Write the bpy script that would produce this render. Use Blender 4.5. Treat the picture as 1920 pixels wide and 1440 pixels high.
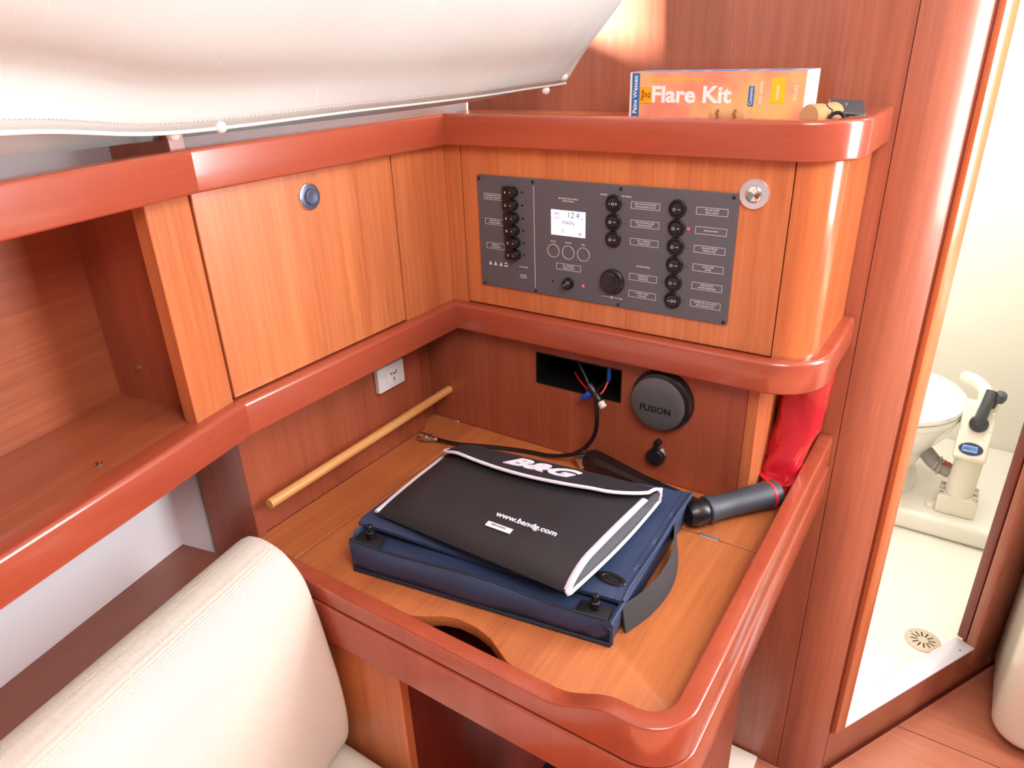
import bpy, bmesh, math, random
from mathutils import Vector, Matrix
random.seed(7)
for o in list(bpy.data.objects): bpy.data.objects.remove(o)
SC = bpy.context.scene; COL = SC.collection
V = Vector; PI = math.pi
# ------------------------------------------------------------------ camera
CAM = V((0.69317, -0.86415, 0.66825))
cd = bpy.data.cameras.new('camera'); cam = bpy.data.objects.new('camera', cd); COL.objects.link(cam)
rgt = V((0.8355539, 0.54851425, -0.03133354)); dwn = V((0.21034326, -0.37206065, -0.90406116)); fwd = V((-0.50754841, 0.74880103, -0.426253))
cam.matrix_world = Matrix(((rgt.x, -dwn.x, -fwd.x, CAM.x), (rgt.y, -dwn.y, -fwd.y, CAM.y), (rgt.z, -dwn.z, -fwd.z, CAM.z), (0, 0, 0, 1)))
cd.sensor_width = 36.0; cd.lens = 36.0 * 1333.0 / 1920.0; cd.clip_start = 0.02; cd.clip_end = 60
SC.camera = cam
# ------------------------------------------------------------------ world, sun, lamps, exposure
w = bpy.data.worlds.new('daylight'); SC.world = w; w.use_nodes = True
bg = w.node_tree.nodes['Background']; bg.inputs['Color'].default_value = (0.93, 0.96, 1.0, 1); bg.inputs['Strength'].default_value = 0.27
def lamp(name, kind, loc, aim, energy, size=None, sizey=None, color=(1, 1, 1)):
    l = bpy.data.lights.new(name, kind); l.energy = energy; l.color = color
    if kind == 'AREA':
        l.shape = 'RECTANGLE'; l.size = size; l.size_y = sizey or size
    o = bpy.data.objects.new(name, l); COL.objects.link(o); o.location = loc
    o.rotation_euler = (V(aim) - V(loc)).to_track_quat('-Z', 'Y').to_euler(); return o
sun = lamp('sun', 'SUN', (-3, -.9, 2), (-3 + 1, -.9 + .6, 2 - .27), 80.0, color=(1, .95, .88)); sun.data.angle = math.radians(9)
lamp('deck_hatch_light', 'AREA', (0.95, -0.72, 1.14), (0.5, -0.25, 0.1), 10.0, .5, .5, (1, .98, .96))
lamp('companionway_light', 'AREA', (1.5, 0.34, 0.68), (0.2, -0.2, 0.48), 21.0, .42, .86, (.98, .99, 1))
lamp('washroom_hatch_light', 'AREA', (0.85, 1.05, 1.05), (0.85, 1.0, -0.6), 13.5, .6, .6, (1, .985, .97))
SC.view_settings.view_transform = 'Standard'; SC.view_settings.look = 'None'
SC.view_settings.exposure = 0.27; SC.view_settings.gamma = 1.0; SC.view_settings.use_curve_mapping = False

# ------------------------------------------------------------------ materials
def newmat(name):
    m = bpy.data.materials.new(name); m.use_nodes = True
    return m, m.node_tree, m.node_tree.nodes['Principled BSDF']
def srgb(r, g, b):
    f = lambda c: (c / 255 / 12.92) if c / 255 <= .04045 else ((c / 255 + .055) / 1.055) ** 2.4
    return (f(r), f(g), f(b), 1)
def plain(name, col, rough=.5, metal=0, coat=0, emit=None, estr=0, spec=.5):
    m, nt, b = newmat(name)
    b.inputs['Base Color'].default_value = col; b.inputs['Roughness'].default_value = rough
    b.inputs['Metallic'].default_value = metal; b.inputs['Coat Weight'].default_value = coat; b.inputs['Specular IOR Level'].default_value = spec
    if emit: b.inputs['Emission Color'].default_value = emit; b.inputs['Emission Strength'].default_value = estr
    n = nt.nodes.new('ShaderNodeTexNoise'); n.inputs['Scale'].default_value = 60; n.inputs['Detail'].default_value = 4
    tc = nt.nodes.new('ShaderNodeTexCoord'); nt.links.new(tc.outputs['Object'], n.inputs['Vector'])
    mr = nt.nodes.new('ShaderNodeMapRange'); mr.inputs['To Min'].default_value = max(.02, rough - .015); mr.inputs['To Max'].default_value = min(1, rough + .015)
    nt.links.new(n.outputs['Fac'], mr.inputs['Value']); nt.links.new(mr.outputs['Result'], b.inputs['Roughness'])
    return m
def wood(name, dark, light, axis='z', rough=.36, coat=.2, rot=0.0, fine=170, contrast=1.0, seed=0):
    m, nt, b = newmat(name); N = nt.nodes; L = nt.links
    tc = N.new('ShaderNodeTexCoord'); mp = N.new('ShaderNodeMapping'); mp.inputs['Rotation'].default_value = (0, 0, rot); mp.inputs['Location'].default_value = (seed * 3.1, seed * 1.7, seed)
    L.new(tc.outputs['Object'], mp.inputs['Vector'])
    def noise(ac, al, det, dist):
        s = N.new('ShaderNodeMapping'); v = [ac, ac, ac]; v['xyz'.index(axis)] = al; s.inputs['Scale'].default_value = v
        L.new(mp.outputs['Vector'], s.inputs['Vector'])
        n = N.new('ShaderNodeTexNoise'); n.inputs['Scale'].default_value = 1; n.inputs['Detail'].default_value = det; n.inputs['Distortion'].default_value = dist
        L.new(s.outputs['Vector'], n.inputs['Vector']); return n
    a = noise(24, 1.6, 3, .6); f = noise(fine, 5, 4, .3); g = noise(fine * 3.2, 22, 2, 0)
    mx = N.new('ShaderNodeMath'); mx.operation = 'MULTIPLY_ADD'; mx.inputs[1].default_value = .45; L.new(a.outputs['Fac'], mx.inputs[0])
    m2 = N.new('ShaderNodeMath'); m2.operation = 'MULTIPLY'; m2.inputs[1].default_value = .38; L.new(f.outputs['Fac'], m2.inputs[0]); L.new(m2.outputs[0], mx.inputs[2])
    m3 = N.new('ShaderNodeMath'); m3.operation = 'MULTIPLY_ADD'; m3.inputs[1].default_value = .22; L.new(g.outputs['Fac'], m3.inputs[0]); L.new(mx.outputs[0], m3.inputs[2])
    r = N.new('ShaderNodeValToRGB'); e = r.color_ramp.elements
    c = .5; e[0].position = c - .20 / contrast; e[1].position = c + .20 / contrast; e[0].color = dark; e[1].color = light
    L.new(m3.outputs[0], r.inputs['Fac']); L.new(r.outputs['Color'], b.inputs['Base Color'])
    b.inputs['Roughness'].default_value = rough; b.inputs['Coat Weight'].default_value = coat; b.inputs['Coat Roughness'].default_value = .12
    bp = N.new('ShaderNodeBump'); bp.inputs['Strength'].default_value = .06; bp.inputs['Distance'].default_value = .0006
    L.new(g.outputs['Fac'], bp.inputs['Height']); L.new(bp.outputs['Normal'], b.inputs['Normal'])
    return m
def cloth(name, col, scale=1400, bump=.25, rough=.9, trans=0.0, var=.06, dirs=('x', 'z'), sheen=.0, slub=0.0):
    m, nt, b = newmat(name); N = nt.nodes; L = nt.links
    tc = N.new('ShaderNodeTexCoord')
    ws = []
    for d in dirs:
        wv = N.new('ShaderNodeTexWave'); wv.wave_type = 'BANDS'; wv.bands_direction = d.upper(); wv.inputs['Scale'].default_value = scale / 6.28; wv.inputs['Distortion'].default_value = .6
        L.new(tc.outputs['Object'], wv.inputs['Vector']); ws.append(wv)
    ad = N.new('ShaderNodeMath'); ad.operation = 'ADD'; L.new(ws[0].outputs['Fac'], ad.inputs[0]); L.new(ws[1].outputs['Fac'], ad.inputs[1])
    bp = N.new('ShaderNodeBump'); bp.inputs['Strength'].default_value = bump; bp.inputs['Distance'].default_value = .001
    L.new(ad.outputs[0], bp.inputs['Height']); L.new(bp.outputs['Normal'], b.inputs['Normal'])
    n = N.new('ShaderNodeTexNoise'); n.inputs['Scale'].default_value = 40; n.inputs['Detail'].default_value = 5; L.new(tc.outputs['Object'], n.inputs['Vector'])
    mx = N.new('ShaderNodeMix'); mx.data_type = 'RGBA'; mx.inputs[6].default_value = [c * (1 - var) for c in col[:3]] + [1]; mx.inputs[7].default_value = [min(1, c * (1 + var)) for c in col[:3]] + [1]
    L.new(n.outputs['Fac'], mx.inputs[0]); L.new(mx.outputs[2], b.inputs['Base Color'])
    if slub:
        s = N.new('ShaderNodeMapping'); s.inputs['Scale'].default_value = (9, 260, 9); L.new(tc.outputs['Object'], s.inputs['Vector'])
        n2 = N.new('ShaderNodeTexNoise'); n2.inputs['Scale'].default_value = 1; n2.inputs['Detail'].default_value = 2; L.new(s.outputs['Vector'], n2.inputs['Vector'])
        r = N.new('ShaderNodeValToRGB'); r.color_ramp.elements[0].position = .66; r.color_ramp.elements[1].position = .74; L.new(n2.outputs['Fac'], r.inputs['Fac'])
        m2 = N.new('ShaderNodeMix'); m2.data_type = 'RGBA'; m2.inputs[7].default_value = [min(1, c * (1 + slub)) for c in col[:3]] + [1]
        L.new(r.outputs['Color'], m2.inputs[0]); L.new(mx.outputs[2], m2.inputs[6]); L.new(m2.outputs[2], b.inputs['Base Color'])
    b.inputs['Roughness'].default_value = rough; b.inputs['Sheen Weight'].default_value = sheen
    if trans:
        t = N.new('ShaderNodeBsdfTranslucent'); t.inputs['Color'].default_value = col; ms = N.new('ShaderNodeMixShader'); ms.inputs[0].default_value = trans
        out = N['Material Output']; L.new(b.outputs[0], ms.inputs[1]); L.new(t.outputs[0], ms.inputs[2]); L.new(ms.outputs[0], out.inputs['Surface'])
    return m
WING = math.atan2(.208, .978)
ven_d, ven_l = srgb(158, 82, 46), srgb(202, 124, 76)
rail_d, rail_l = srgb(136, 58, 40), srgb(172, 84, 58)
bh_d, bh_l = srgb(136, 74, 52), srgb(172, 102, 76)
desk_d, desk_l = srgb(154, 82, 44), srgb(194, 118, 66)
M = dict(
 veneer=wood('veneer_vertical', ven_d, ven_l, 'z'), veneer_y=wood('veneer_fore_aft', ven_d, ven_l, 'y', rot=-WING), veneer_door=wood('veneer_door', srgb(160, 84, 46), srgb(204, 126, 76), 'z', seed=2),
 shelf=wood('shaded_shelf_veneer', srgb(128, 62, 38), srgb(170, 94, 60), 'y', rot=-WING, seed=13),  # veneer colour darkened to stand in for shade inside the shelf bay
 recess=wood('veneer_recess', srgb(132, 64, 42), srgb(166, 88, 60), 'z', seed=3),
 rail_y=wood('rail_fore_aft', rail_d, rail_l, 'y', .24, .5, fine=90, contrast=.5), rail_w=wood('rail_wing', rail_d, rail_l, 'y', .24, .5, rot=-WING, fine=90, contrast=.5), rail_x=wood('rail_athwart', rail_d, rail_l, 'x', .24, .5, fine=90, contrast=.5),
 rail_f=wood('rail_fiddle', rail_d, rail_l, 'z', .22, .5, fine=30, contrast=.22, seed=15),
 bulkhead=wood('veneer_bulkhead', bh_d, bh_l, 'z', .34, .3, seed=5), column=wood('veneer_column', bh_d, bh_l, 'z', .4, .25, seed=6),
 corner=wood('veneer_corner', srgb(160, 82, 42), srgb(196, 114, 64), 'z', .22, .5, fine=90, seed=8),
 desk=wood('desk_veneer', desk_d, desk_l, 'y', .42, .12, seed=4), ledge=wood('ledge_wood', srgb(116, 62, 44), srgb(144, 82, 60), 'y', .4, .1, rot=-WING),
 frame=wood('door_frame_wood', srgb(176, 92, 52), srgb(212, 126, 78), 'z', .3, .4, seed=9), floor=wood('floor_wood', srgb(158, 90, 66), srgb(190, 120, 92), 'x', .38, .2, seed=11),
 dowel=wood('dowel_wood', srgb(186, 126, 66), srgb(222, 166, 100), 'y', .45, .1, fine=120), darkwood=wood('dark_wood', srgb(96, 34, 24), srgb(124, 50, 34), 'z', .36, .3),
 white=plain('white_gelcoat', srgb(232, 232, 232), .3, coat=.3), liner=plain('white_liner', srgb(238, 238, 244), .55), cream=plain('cream_gelcoat', srgb(236, 230, 216), .28, coat=.4),
 wcwall=plain('washroom_gelcoat', srgb(240, 236, 224), .35, coat=.2), porcelain=plain('porcelain', srgb(240, 238, 230), .12, coat=.6), pumpwhite=plain('pump_plastic', srgb(236, 230, 214), .35),
 panel=plain('panel_graphite', srgb(82, 84, 92), .45), black=plain('black_plastic', srgb(20, 20, 23), .32), black_matte=plain('black_matte', srgb(16, 16, 18), .6), cavity=plain('black_cavity', srgb(8, 8, 8), .5),
 print=plain('white_print', srgb(205, 207, 214), .6), chrome=plain('chrome', (.78, .79, .82, 1), .12, 1), darkchrome=plain('dark_chrome', srgb(96, 104, 128), .25, .55), silver=plain('satin_silver', (.85, .86, .9, 1), .3, .8),
 steel=plain('steel', (.55, .53, .5, 1), .25, 1), nickel=plain('nickel', (.6, .56, .5, 1), .22, 1), alu=plain('sill_aluminium', srgb(222, 222, 232), .35, .3),
 grey=plain('grey_plastic', srgb(62, 66, 72), .35, coat=.3), puck=plain('puck_grey', srgb(96, 96, 98), .3, .3), pucktext=plain('puck_lettering', srgb(18, 18, 20), .4), gasket=plain('gasket_black', srgb(30, 27, 27), .28),
 blue_conn=plain('blue_plastic', srgb(20, 70, 170), .4), red_wire=plain('red_wire', srgb(190, 20, 28), .4), white_pl=plain('white_plastic', srgb(226, 226, 226), .4), slot=plain('slot_dark', srgb(70, 62, 56), .6),
 lcd=plain('lcd', srgb(225, 228, 240), .4, emit=srgb(225, 230, 250), estr=.45), lcdtext=plain('lcd_digits', srgb(58, 78, 140), .5), led_red=plain('led_red', srgb(255, 40, 40), .4, emit=(1, .03, .04, 1), estr=3), led_off=plain('led_off', srgb(86, 80, 84), .4),
 navy=cloth('navy_fabric', srgb(44, 60, 90), 2600, .12, .5, var=.1, dirs=('x', 'y')), navy_d=cloth('navy_inner', srgb(24, 32, 48), 2600, .12, .6), webbing=cloth('webbing', srgb(66, 70, 76), 1800, .9, .6),
 casecloth=cloth('black_nylon', srgb(34, 32, 36), 3200, .15, .62, var=.08, dirs=('x', 'y')), gusset=cloth('grey_nylon', srgb(72, 72, 80), 3200, .15, .7), piping=cloth('white_binding', srgb(214, 212, 224), 2200, .3, .7, var=.03),
 curtain=cloth('curtain_linen', srgb(192, 201, 199), 2600, .12, .9, trans=.012, var=.025, dirs=('y', 'z'), slub=.09), cushion=cloth('cushion_weave', srgb(232, 228, 216), 1500, .55, .95, var=.02, dirs=('y', 'z')),
 red_bag=plain('red_film', srgb(188, 28, 42), .25, coat=.5), rubber=plain('grip_rubber', srgb(56, 62, 70), .5), red_ring=plain('red_ring', srgb(190, 36, 44), .4),
 carton=None, cartonblue=plain('carton_blue', srgb(38, 108, 170), .5), cartonwhite=plain('carton_white', srgb(222, 216, 216), .55), cartonyel=plain('carton_yellow', srgb(240, 190, 30), .5), cartontext=plain('carton_text_white', srgb(248, 238, 240), .5), sticker=plain('orange_sticker', srgb(252, 166, 10), .5),
 stickertext=plain('sticker_text', srgb(110, 50, 10), .5), cork=plain('cork', srgb(190, 138, 90), .8), corkend=plain('cork_end', srgb(196, 146, 104), .85), corkmark=plain('cork_mark', srgb(150, 96, 60), .8), wine=plain('wine_stain', srgb(70, 36, 66), .7),
 carbon=plain('grey_carton_top', srgb(176, 170, 196), .5), badge=plain('badge_blue', srgb(20, 30, 78), .35), badgelight=plain('badge_light_blue', srgb(120, 170, 230), .4), beige=plain('drain_beige', srgb(206, 192, 166), .45), hole=plain('drain_hole', srgb(60, 48, 40), .7),
 hose=plain('hose_grey', srgb(150, 144, 136), .5), barcode=plain('barcode', srgb(80, 80, 96), .6), blue_item=plain('blue_nylon', srgb(34, 62, 110), .7))
def carton():
    m, nt, b = newmat('carton_orange_print_paled'); N = nt.nodes; L = nt.links
    tc = N.new('ShaderNodeTexCoord'); n = N.new('ShaderNodeTexNoise'); n.inputs['Scale'].default_value = 17; n.inputs['Detail'].default_value = 2; L.new(tc.outputs['Object'], n.inputs['Vector'])
    sx = N.new('ShaderNodeSeparateXYZ'); L.new(tc.outputs['Object'], sx.inputs[0])
    r = N.new('ShaderNodeValToRGB'); r.color_ramp.elements[0].position = .36; r.color_ramp.elements[1].position = .66
    r.color_ramp.elements[0].color = srgb(222, 136, 112); r.color_ramp.elements[1].color = srgb(222, 182, 116); e = r.color_ramp.elements.new(.5); e.color = srgb(222, 160, 118)  # print colours paled, the wash of strong light put into them
    L.new(n.outputs['Fac'], r.inputs['Fac']); L.new(r.outputs['Color'], b.inputs['Base Color']); b.inputs['Roughness'].default_value = .35
    return m
M['carton'] = carton()
def crinkle(m):
    nt = m.node_tree; b = nt.nodes['Principled BSDF']; n = nt.nodes.new('ShaderNodeTexVoronoi'); n.inputs['Scale'].default_value = 42; n.feature = 'SMOOTH_F1'
    tc = nt.nodes.new('ShaderNodeTexCoord'); mp = nt.nodes.new('ShaderNodeMapping'); mp.inputs['Scale'].default_value = (1, 1, .5); nt.links.new(tc.outputs['Object'], mp.inputs['Vector']); nt.links.new(mp.outputs['Vector'], n.inputs['Vector'])
    bp = nt.nodes.new('ShaderNodeBump'); bp.inputs['Strength'].default_value = .55; bp.inputs['Distance'].default_value = .006; nt.links.new(n.outputs['Distance'], bp.inputs['Height']); nt.links.new(bp.outputs['Normal'], b.inputs['Normal'])
crinkle(M['red_bag'])
def glasspane():
    m = bpy.data.materials.new('window_glass'); m.use_nodes = True; nt = m.node_tree; nt.nodes.clear()
    o = nt.nodes.new('ShaderNodeOutputMaterial'); t = nt.nodes.new('ShaderNodeBsdfTransparent'); g = nt.nodes.new('ShaderNodeBsdfGlossy'); g.inputs['Roughness'].default_value = .03
    mx = nt.nodes.new('ShaderNodeMixShader'); mx.inputs[0].default_value = .08; nt.links.new(t.outputs[0], mx.inputs[1]); nt.links.new(g.outputs[0], mx.inputs[2]); nt.links.new(mx.outputs[0], o.inputs['Surface'])
    return m
M['glass'] = glasspane()
# ------------------------------------------------------------------ mesh helpers
class MB:
    def __init__(s): s.v = []; s.f = []
    def add(s, vs, fs):
        o = len(s.v); s.v += [V(p) for p in vs]; s.f += [[i + o for i in f] for f in fs]; return s
    def join(s, other, mat=None):
        return s.add([(mat @ p if mat else p) for p in other.v], other.f)
    def xf(s, mat): s.v = [mat @ p for p in s.v]; return s
    def box(s, x0, x1, y0, y1, z0, z1, r=0, seg=2):
        bm = bmesh.new(); bmesh.ops.create_cube(bm, size=1)
        for p in bm.verts: p.co = V(((x0 + x1) / 2 + p.co.x * (x1 - x0), (y0 + y1) / 2 + p.co.y * (y1 - y0), (z0 + z1) / 2 + p.co.z * (z1 - z0)))
        if r: bmesh.ops.bevel(bm, geom=list(bm.edges), offset=r, segments=seg, affect='EDGES', profile=.5)
        return s._bm(bm)
    def _bm(s, bm):
        bm.verts.index_update(); s.add([p.co.copy() for p in bm.verts], [[q.index for q in f.verts] for f in bm.faces]); bm.free(); return s
    def prism(s, poly, z0, z1, r=0, seg=2, both=True, ver=False):
        bm = bmesh.new(); n = len(poly)
        a = [bm.verts.new((p[0], p[1], z0)) for p in poly]; b = [bm.verts.new((p[0], p[1], z1)) for p in poly]
        bm.faces.new(a[::-1]); bm.faces.new(b)
        for i in range(n): bm.faces.new((a[i], a[(i + 1) % n], b[(i + 1) % n], b[i]))
        bm.normal_update(); bmesh.ops.recalc_face_normals(bm, faces=list(bm.faces))
        if r:
            ed = [e for e in bm.edges if (abs(e.verts[0].co.z - z1) < 1e-6 and abs(e.verts[1].co.z - z1) < 1e-6) or (both and abs(e.verts[0].co.z - z0) < 1e-6 and abs(e.verts[1].co.z - z0) < 1e-6) or (ver and abs(e.verts[0].co.z - e.verts[1].co.z) > 1e-6)]
            bmesh.ops.bevel(bm, geom=ed, offset=r, segments=seg, affect='EDGES', profile=.5)
        return s._bm(bm)
    def loft(s, rings, cap=True, closed=True):
        n = len(rings[0]); vs = [p for r in rings for p in r]; fs = []
        for i in range(len(rings) - 1):
            for j in range(n if closed else n - 1):
                k = (j + 1) % n; fs.append([i * n + j, i * n + k, (i + 1) * n + k, (i + 1) * n + j])
        if cap and closed: fs.append(list(range(n))[::-1]); fs.append([(len(rings) - 1) * n + j for j in range(n)])
        return s.add(vs, fs)
    def sweep(s, path, prof, zs=None, cap=True):
        # path in plan, outward = right of travel; prof = closed [(n,z)]; zs: per-point function of profile z
        P = [V((p[0], p[1])) for p in path]; rings = []
        for i, p in enumerate(P):
            d1 = (P[i] - P[i - 1]).normalized() if i else (P[1] - P[0]).normalized(); d2 = (P[i + 1] - P[i]).normalized() if i < len(P) - 1 else d1
            n1 = V((d1.y, -d1.x)); n2 = V((d2.y, -d2.x)); m = (n1 + n2) / (1 + n1.dot(n2))
            rings.append([V((p.x + m.x * q[0], p.y + m.y * q[0], zs(i, q[1]) if zs else q[1])) for q in prof])
        return s.loft(rings, cap)
    def tube(s, pts, r, seg=10, cap=True, flat=None):
        pts = [V(p) for p in pts]; rings = []; up = None
        for i, p in enumerate(pts):
            t = ((pts[min(i + 1, len(pts) - 1)] - pts[max(i - 1, 0)])).normalized()
            if up is None:
                up = t.orthogonal().normalized() if flat is None else (V(flat) - t * t.dot(V(flat))).normalized()
            else: up = (up - t * t.dot(up)).normalized()
            if flat is not None: up = (V(flat) - t * t.dot(V(flat))).normalized()
            sd = t.cross(up); rr = r[i] if isinstance(r, (list, tuple)) else r
            ra, rb = rr if isinstance(rr, (list, tuple)) else (rr, rr)
            rings.append([p + up * (math.cos(2 * PI * k / seg) * ra) + sd * (math.sin(2 * PI * k / seg) * rb) for k in range(seg)])
        return s.loft(rings, cap)
    def lathe(s, prof, org=(0, 0, 0), axis=(0, 0, 1), seg=24, ell=1.0):
        ax = V(axis).normalized(); u = ax.orthogonal().normalized(); w_ = ax.cross(u); o = V(org)
        return s.loft([[o + ax * h + u * (math.cos(2 * PI * k / seg) * max(r, 1e-5)) + w_ * (math.sin(2 * PI * k / seg) * max(r, 1e-5) * ell) for k in range(seg)] for r, h in prof])
    def ring(s, org, axis, r, t, seg=24, ts=6):
        ax = V(axis).normalized(); u = ax.orthogonal().normalized(); w_ = ax.cross(u); o = V(org); rings = []
        for k in range(seg + 1):
            a = 2 * PI * k / seg; d = u * math.cos(a) + w_ * math.sin(a)
            rings.append([o + d * (r + t * math.cos(2 * PI * j / ts)) + ax * (t * math.sin(2 * PI * j / ts)) for j in range(ts)])
        return s.loft(rings, cap=False)
    def grid(s, fn, nu, nv, thick=0):
        vs = [fn(i / nu, j / nv) for i in range(nu + 1) for j in range(nv + 1)]
        fs = [[i * (nv + 1) + j, (i + 1) * (nv + 1) + j, (i + 1) * (nv + 1) + j + 1, i * (nv + 1) + j + 1] for i in range(nu) for j in range(nv)]
        return s.add(vs, fs)
    def frameplate(s, X0, X1, Z0, Z1, hx0, hx1, hz0, hz1, y0, y1):
        for yy in (y0, y1):
            o = [(X0, yy, Z0), (X1, yy, Z0), (X1, yy, Z1), (X0, yy, Z1), (hx0, yy, hz0), (hx1, yy, hz0), (hx1, yy, hz1), (hx0, yy, hz1)]
            s.add(o, [[0, 1, 5, 4], [1, 2, 6, 5], [2, 3, 7, 6], [3, 0, 4, 7]])
        def band(a):
            n = len(a); s.add([(p[0], y0, p[1]) for p in a] + [(p[0], y1, p[1]) for p in a], [[i, (i + 1) % n, n + (i + 1) % n, n + i] for i in range(n)])
        band([(X0, Z0), (X1, Z0), (X1, Z1), (X0, Z1)]); band([(hx0, hz0), (hx1, hz0), (hx1, hz1), (hx0, hz1)]); return s
def rprof(n0, n1, z0, z1, r, seg=4, rr=None):
    rs = rr or [r] * 4; out = []
    for (cx, cz, a, q) in ((n1, z1, 0, 0), (n0, z1, 90, 1), (n0, z0, 180, 2), (n1, z0, 270, 3)):
        r = rs[q]; ox = cx - r if cx == n1 else cx + r; oz = cz - r if cz == z1 else cz + r
        for k in range(seg + 1):
            t = math.radians(a + 90 * k / seg); out.append((ox + r * math.cos(t), oz + r * math.sin(t)))
    return out
def arc(cx, cy, r, a0, a1, n=8): return [(cx + r * math.cos(math.radians(a0 + (a1 - a0) * k / n)), cy + r * math.sin(math.radians(a0 + (a1 - a0) * k / n))) for k in range(n + 1)]
def smooth_pts(pts, n=8):
    P = [V(p) for p in pts]; out = []
    for i in range(len(P) - 1):
        p0, p1, p2, p3 = P[max(i - 1, 0)], P[i], P[i + 1], P[min(i + 2, len(P) - 1)]
        for k in range(n):
            t = k / n; out.append(.5 * ((2 * p1) + (p2 - p0) * t + (2 * p0 - 5 * p1 + 4 * p2 - p3) * t * t + (3 * p1 - p0 - 3 * p2 + p3) * t ** 3))
    out.append(P[-1]); return out
WL = {}
def mesh_of(name, mb, mat, off=V((0, 0, 0)), ang=35, smooth=True):
    me = bpy.data.meshes.new(name); me.from_pydata([tuple(p - off) for p in mb.v], [], mb.f)
    bm = bmesh.new(); bm.from_mesh(me); bmesh.ops.remove_doubles(bm, verts=bm.verts, dist=1e-6); bmesh.ops.recalc_face_normals(bm, faces=bm.faces); bm.to_mesh(me); bm.free()
    me.materials.append(M[mat] if isinstance(mat, str) else mat)
    if smooth: me.shade_smooth(); me.set_sharp_from_angle(angle=math.radians(ang))
    return me
def add(name, mb, mat, parent=None, loc=None, local=False, kind=None, label=None, ang=35):
    """one mesh object; verts in world space unless local=True (then around loc)"""
    base = WL[parent.name] if parent else V((0, 0, 0))
    L = V(loc) if loc is not None else (base if parent else V((0, 0, 0)))
    me = mb if isinstance(mb, bpy.types.Mesh) else mesh_of(name, mb, mat, V((0, 0, 0)) if local else L, ang)
    o = bpy.data.objects.new(name, me); COL.objects.link(o); WL[o.name] = L
    if parent: o.parent = parent
    o.location = L - base
    if kind: o['kind'] = kind
    if label: o['label'] = label
    return o
def thing(name, label, cat, loc, group=None):
    o = bpy.data.objects.new(name, None); COL.objects.link(o); o.location = loc; WL[o.name] = V(loc); o.empty_display_size = .02
    o['label'] = label; o['category'] = cat
    if group: o['group'] = group
    return o
def tag(o, label, cat, group=None):
    o['label'] = label; o['category'] = cat
    if group: o['group'] = group
    return o
def struct(name, mb, mat, loc=(0, 0, 0), label=None, ang=35): return add(name, mb, mat, None, loc, kind='structure', label=label, ang=ang)
_fc = {}
def text(mb, s, size, org, xd, yd, depth=.0003, align='CENTER', shear=0, bold=0, width=None):
    c = bpy.data.curves.new('lettering', 'FONT'); c.body = s; c.size = size; c.align_x = align; c.align_y = 'CENTER'; c.extrude = depth; c.shear = shear; c.offset = bold; c.resolution_u = 3
    o = bpy.data.objects.new('lettering', c); COL.objects.link(o); dg = bpy.context.evaluated_depsgraph_get(); me = bpy.data.meshes.new_from_object(o.evaluated_get(dg))
    x = V(xd).normalized(); y = V(yd).normalized(); n = x.cross(y); og = V(org)
    k = 1
    if width and len(me.vertices):
        xs = [p.co.x for p in me.vertices]; k = width / max(1e-6, max(xs) - min(xs))
    mb.add([og + x * (p.co.x * k) + y * p.co.y + n * p.co.z for p in me.vertices], [list(f.vertices) for f in me.polygons])
    bpy.data.objects.remove(o); bpy.data.meshes.remove(me); bpy.data.curves.remove(c); return mb
def wdir(s, n=0.0, p=(0.0, -.423)):    # point on the wing (settee side) plan line: s metres towards the camera, n metres inboard
    return (p[0] + .208 * s + .978 * n, p[1] - .978 * s + .208 * n)

# ================================================================== THE SETTING
YB = .21; ZF = -.65; DZ = .072
bh = struct('wall_back', MB().box(-.6, .5735, YB, YB + .02, ZF, 1.25), 'bulkhead', label='tall brown veneer bulkhead behind the chart table')
# rounded corner post that turns the bulkhead into the doorway wall
R = .088; cp = [(.5745, YB), (.58, YB)] + [(.58 + R * math.sin(math.radians(a)) * .93, YB + R * (1 - math.cos(math.radians(a)))) for a in range(4, 61, 4)]
struct('trim_1', MB().sweep(cp, [(0, ZF), (0, 1.25), (-.02, 1.25), (-.02, ZF)]), 'column', label='rounded brown corner post beside the doorway')
DD = V((.485, .8745)); DN = V((.8745, -.485)); D0 = V((.672, .279))   # doorway wall: along, outward, left edge of opening
def dp(s, n): p = D0 + DD * s + DN * n; return (p.x, p.y)
def dbox(mb, s0, s1, n0, n1, z0, z1, r=0): return mb.prism([dp(s0, n0), dp(s0, n1), dp(s1, n1), dp(s1, n0)], z0, z1, r, both=True, ver=bool(r))
E0 = V(cp[-1])
struct('trim_2', dbox(MB(), -.036, -.029, -.018, -.006, -.545, 1.25), 'darkwood', label='dark groove beside the left door jamb')
struct('trim_3', dbox(MB(), -.029, 0.0, -.03, .003, -.548, 1.25, .003), 'frame', label='sunlit orange wooden left door jamb')
struct('trim_4', dbox(MB(), -.0335, .62, -.03, -.0055, ZF, -.5505), 'bulkhead', label='brown wooden threshold board under the doorway')
struct('trim_5', dbox(MB(), -.02, .409, -.04, .001, -.5503, -.546, .0015), 'alu', label='white metal door sill strip')
sc = MB()
for s in (.375,): sc.lathe([(.003, 0), (.003, .0008), (.0015, .0012)], (*dp(s, -.012), -.546), seg=10)
add('screw', sc, 'steel', bpy.data.objects['trim_5'])
jr = struct('trim_6', dbox(MB(), .411, .445, -.042, -.022, -.546, 1.25, .003), 'darkwood', label='dark red right door jamb stop')
struct('trim_7', dbox(MB(), .409, .50, -.021, .002, -.6, 1.25, .006), 'column', label='glossy brown right door jamb')
struct('wall_right', dbox(MB(), .505, 1.6, -.03, -.004, ZF, 1.25), 'bulkhead', label='brown bulkhead right of the doorway')
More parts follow.
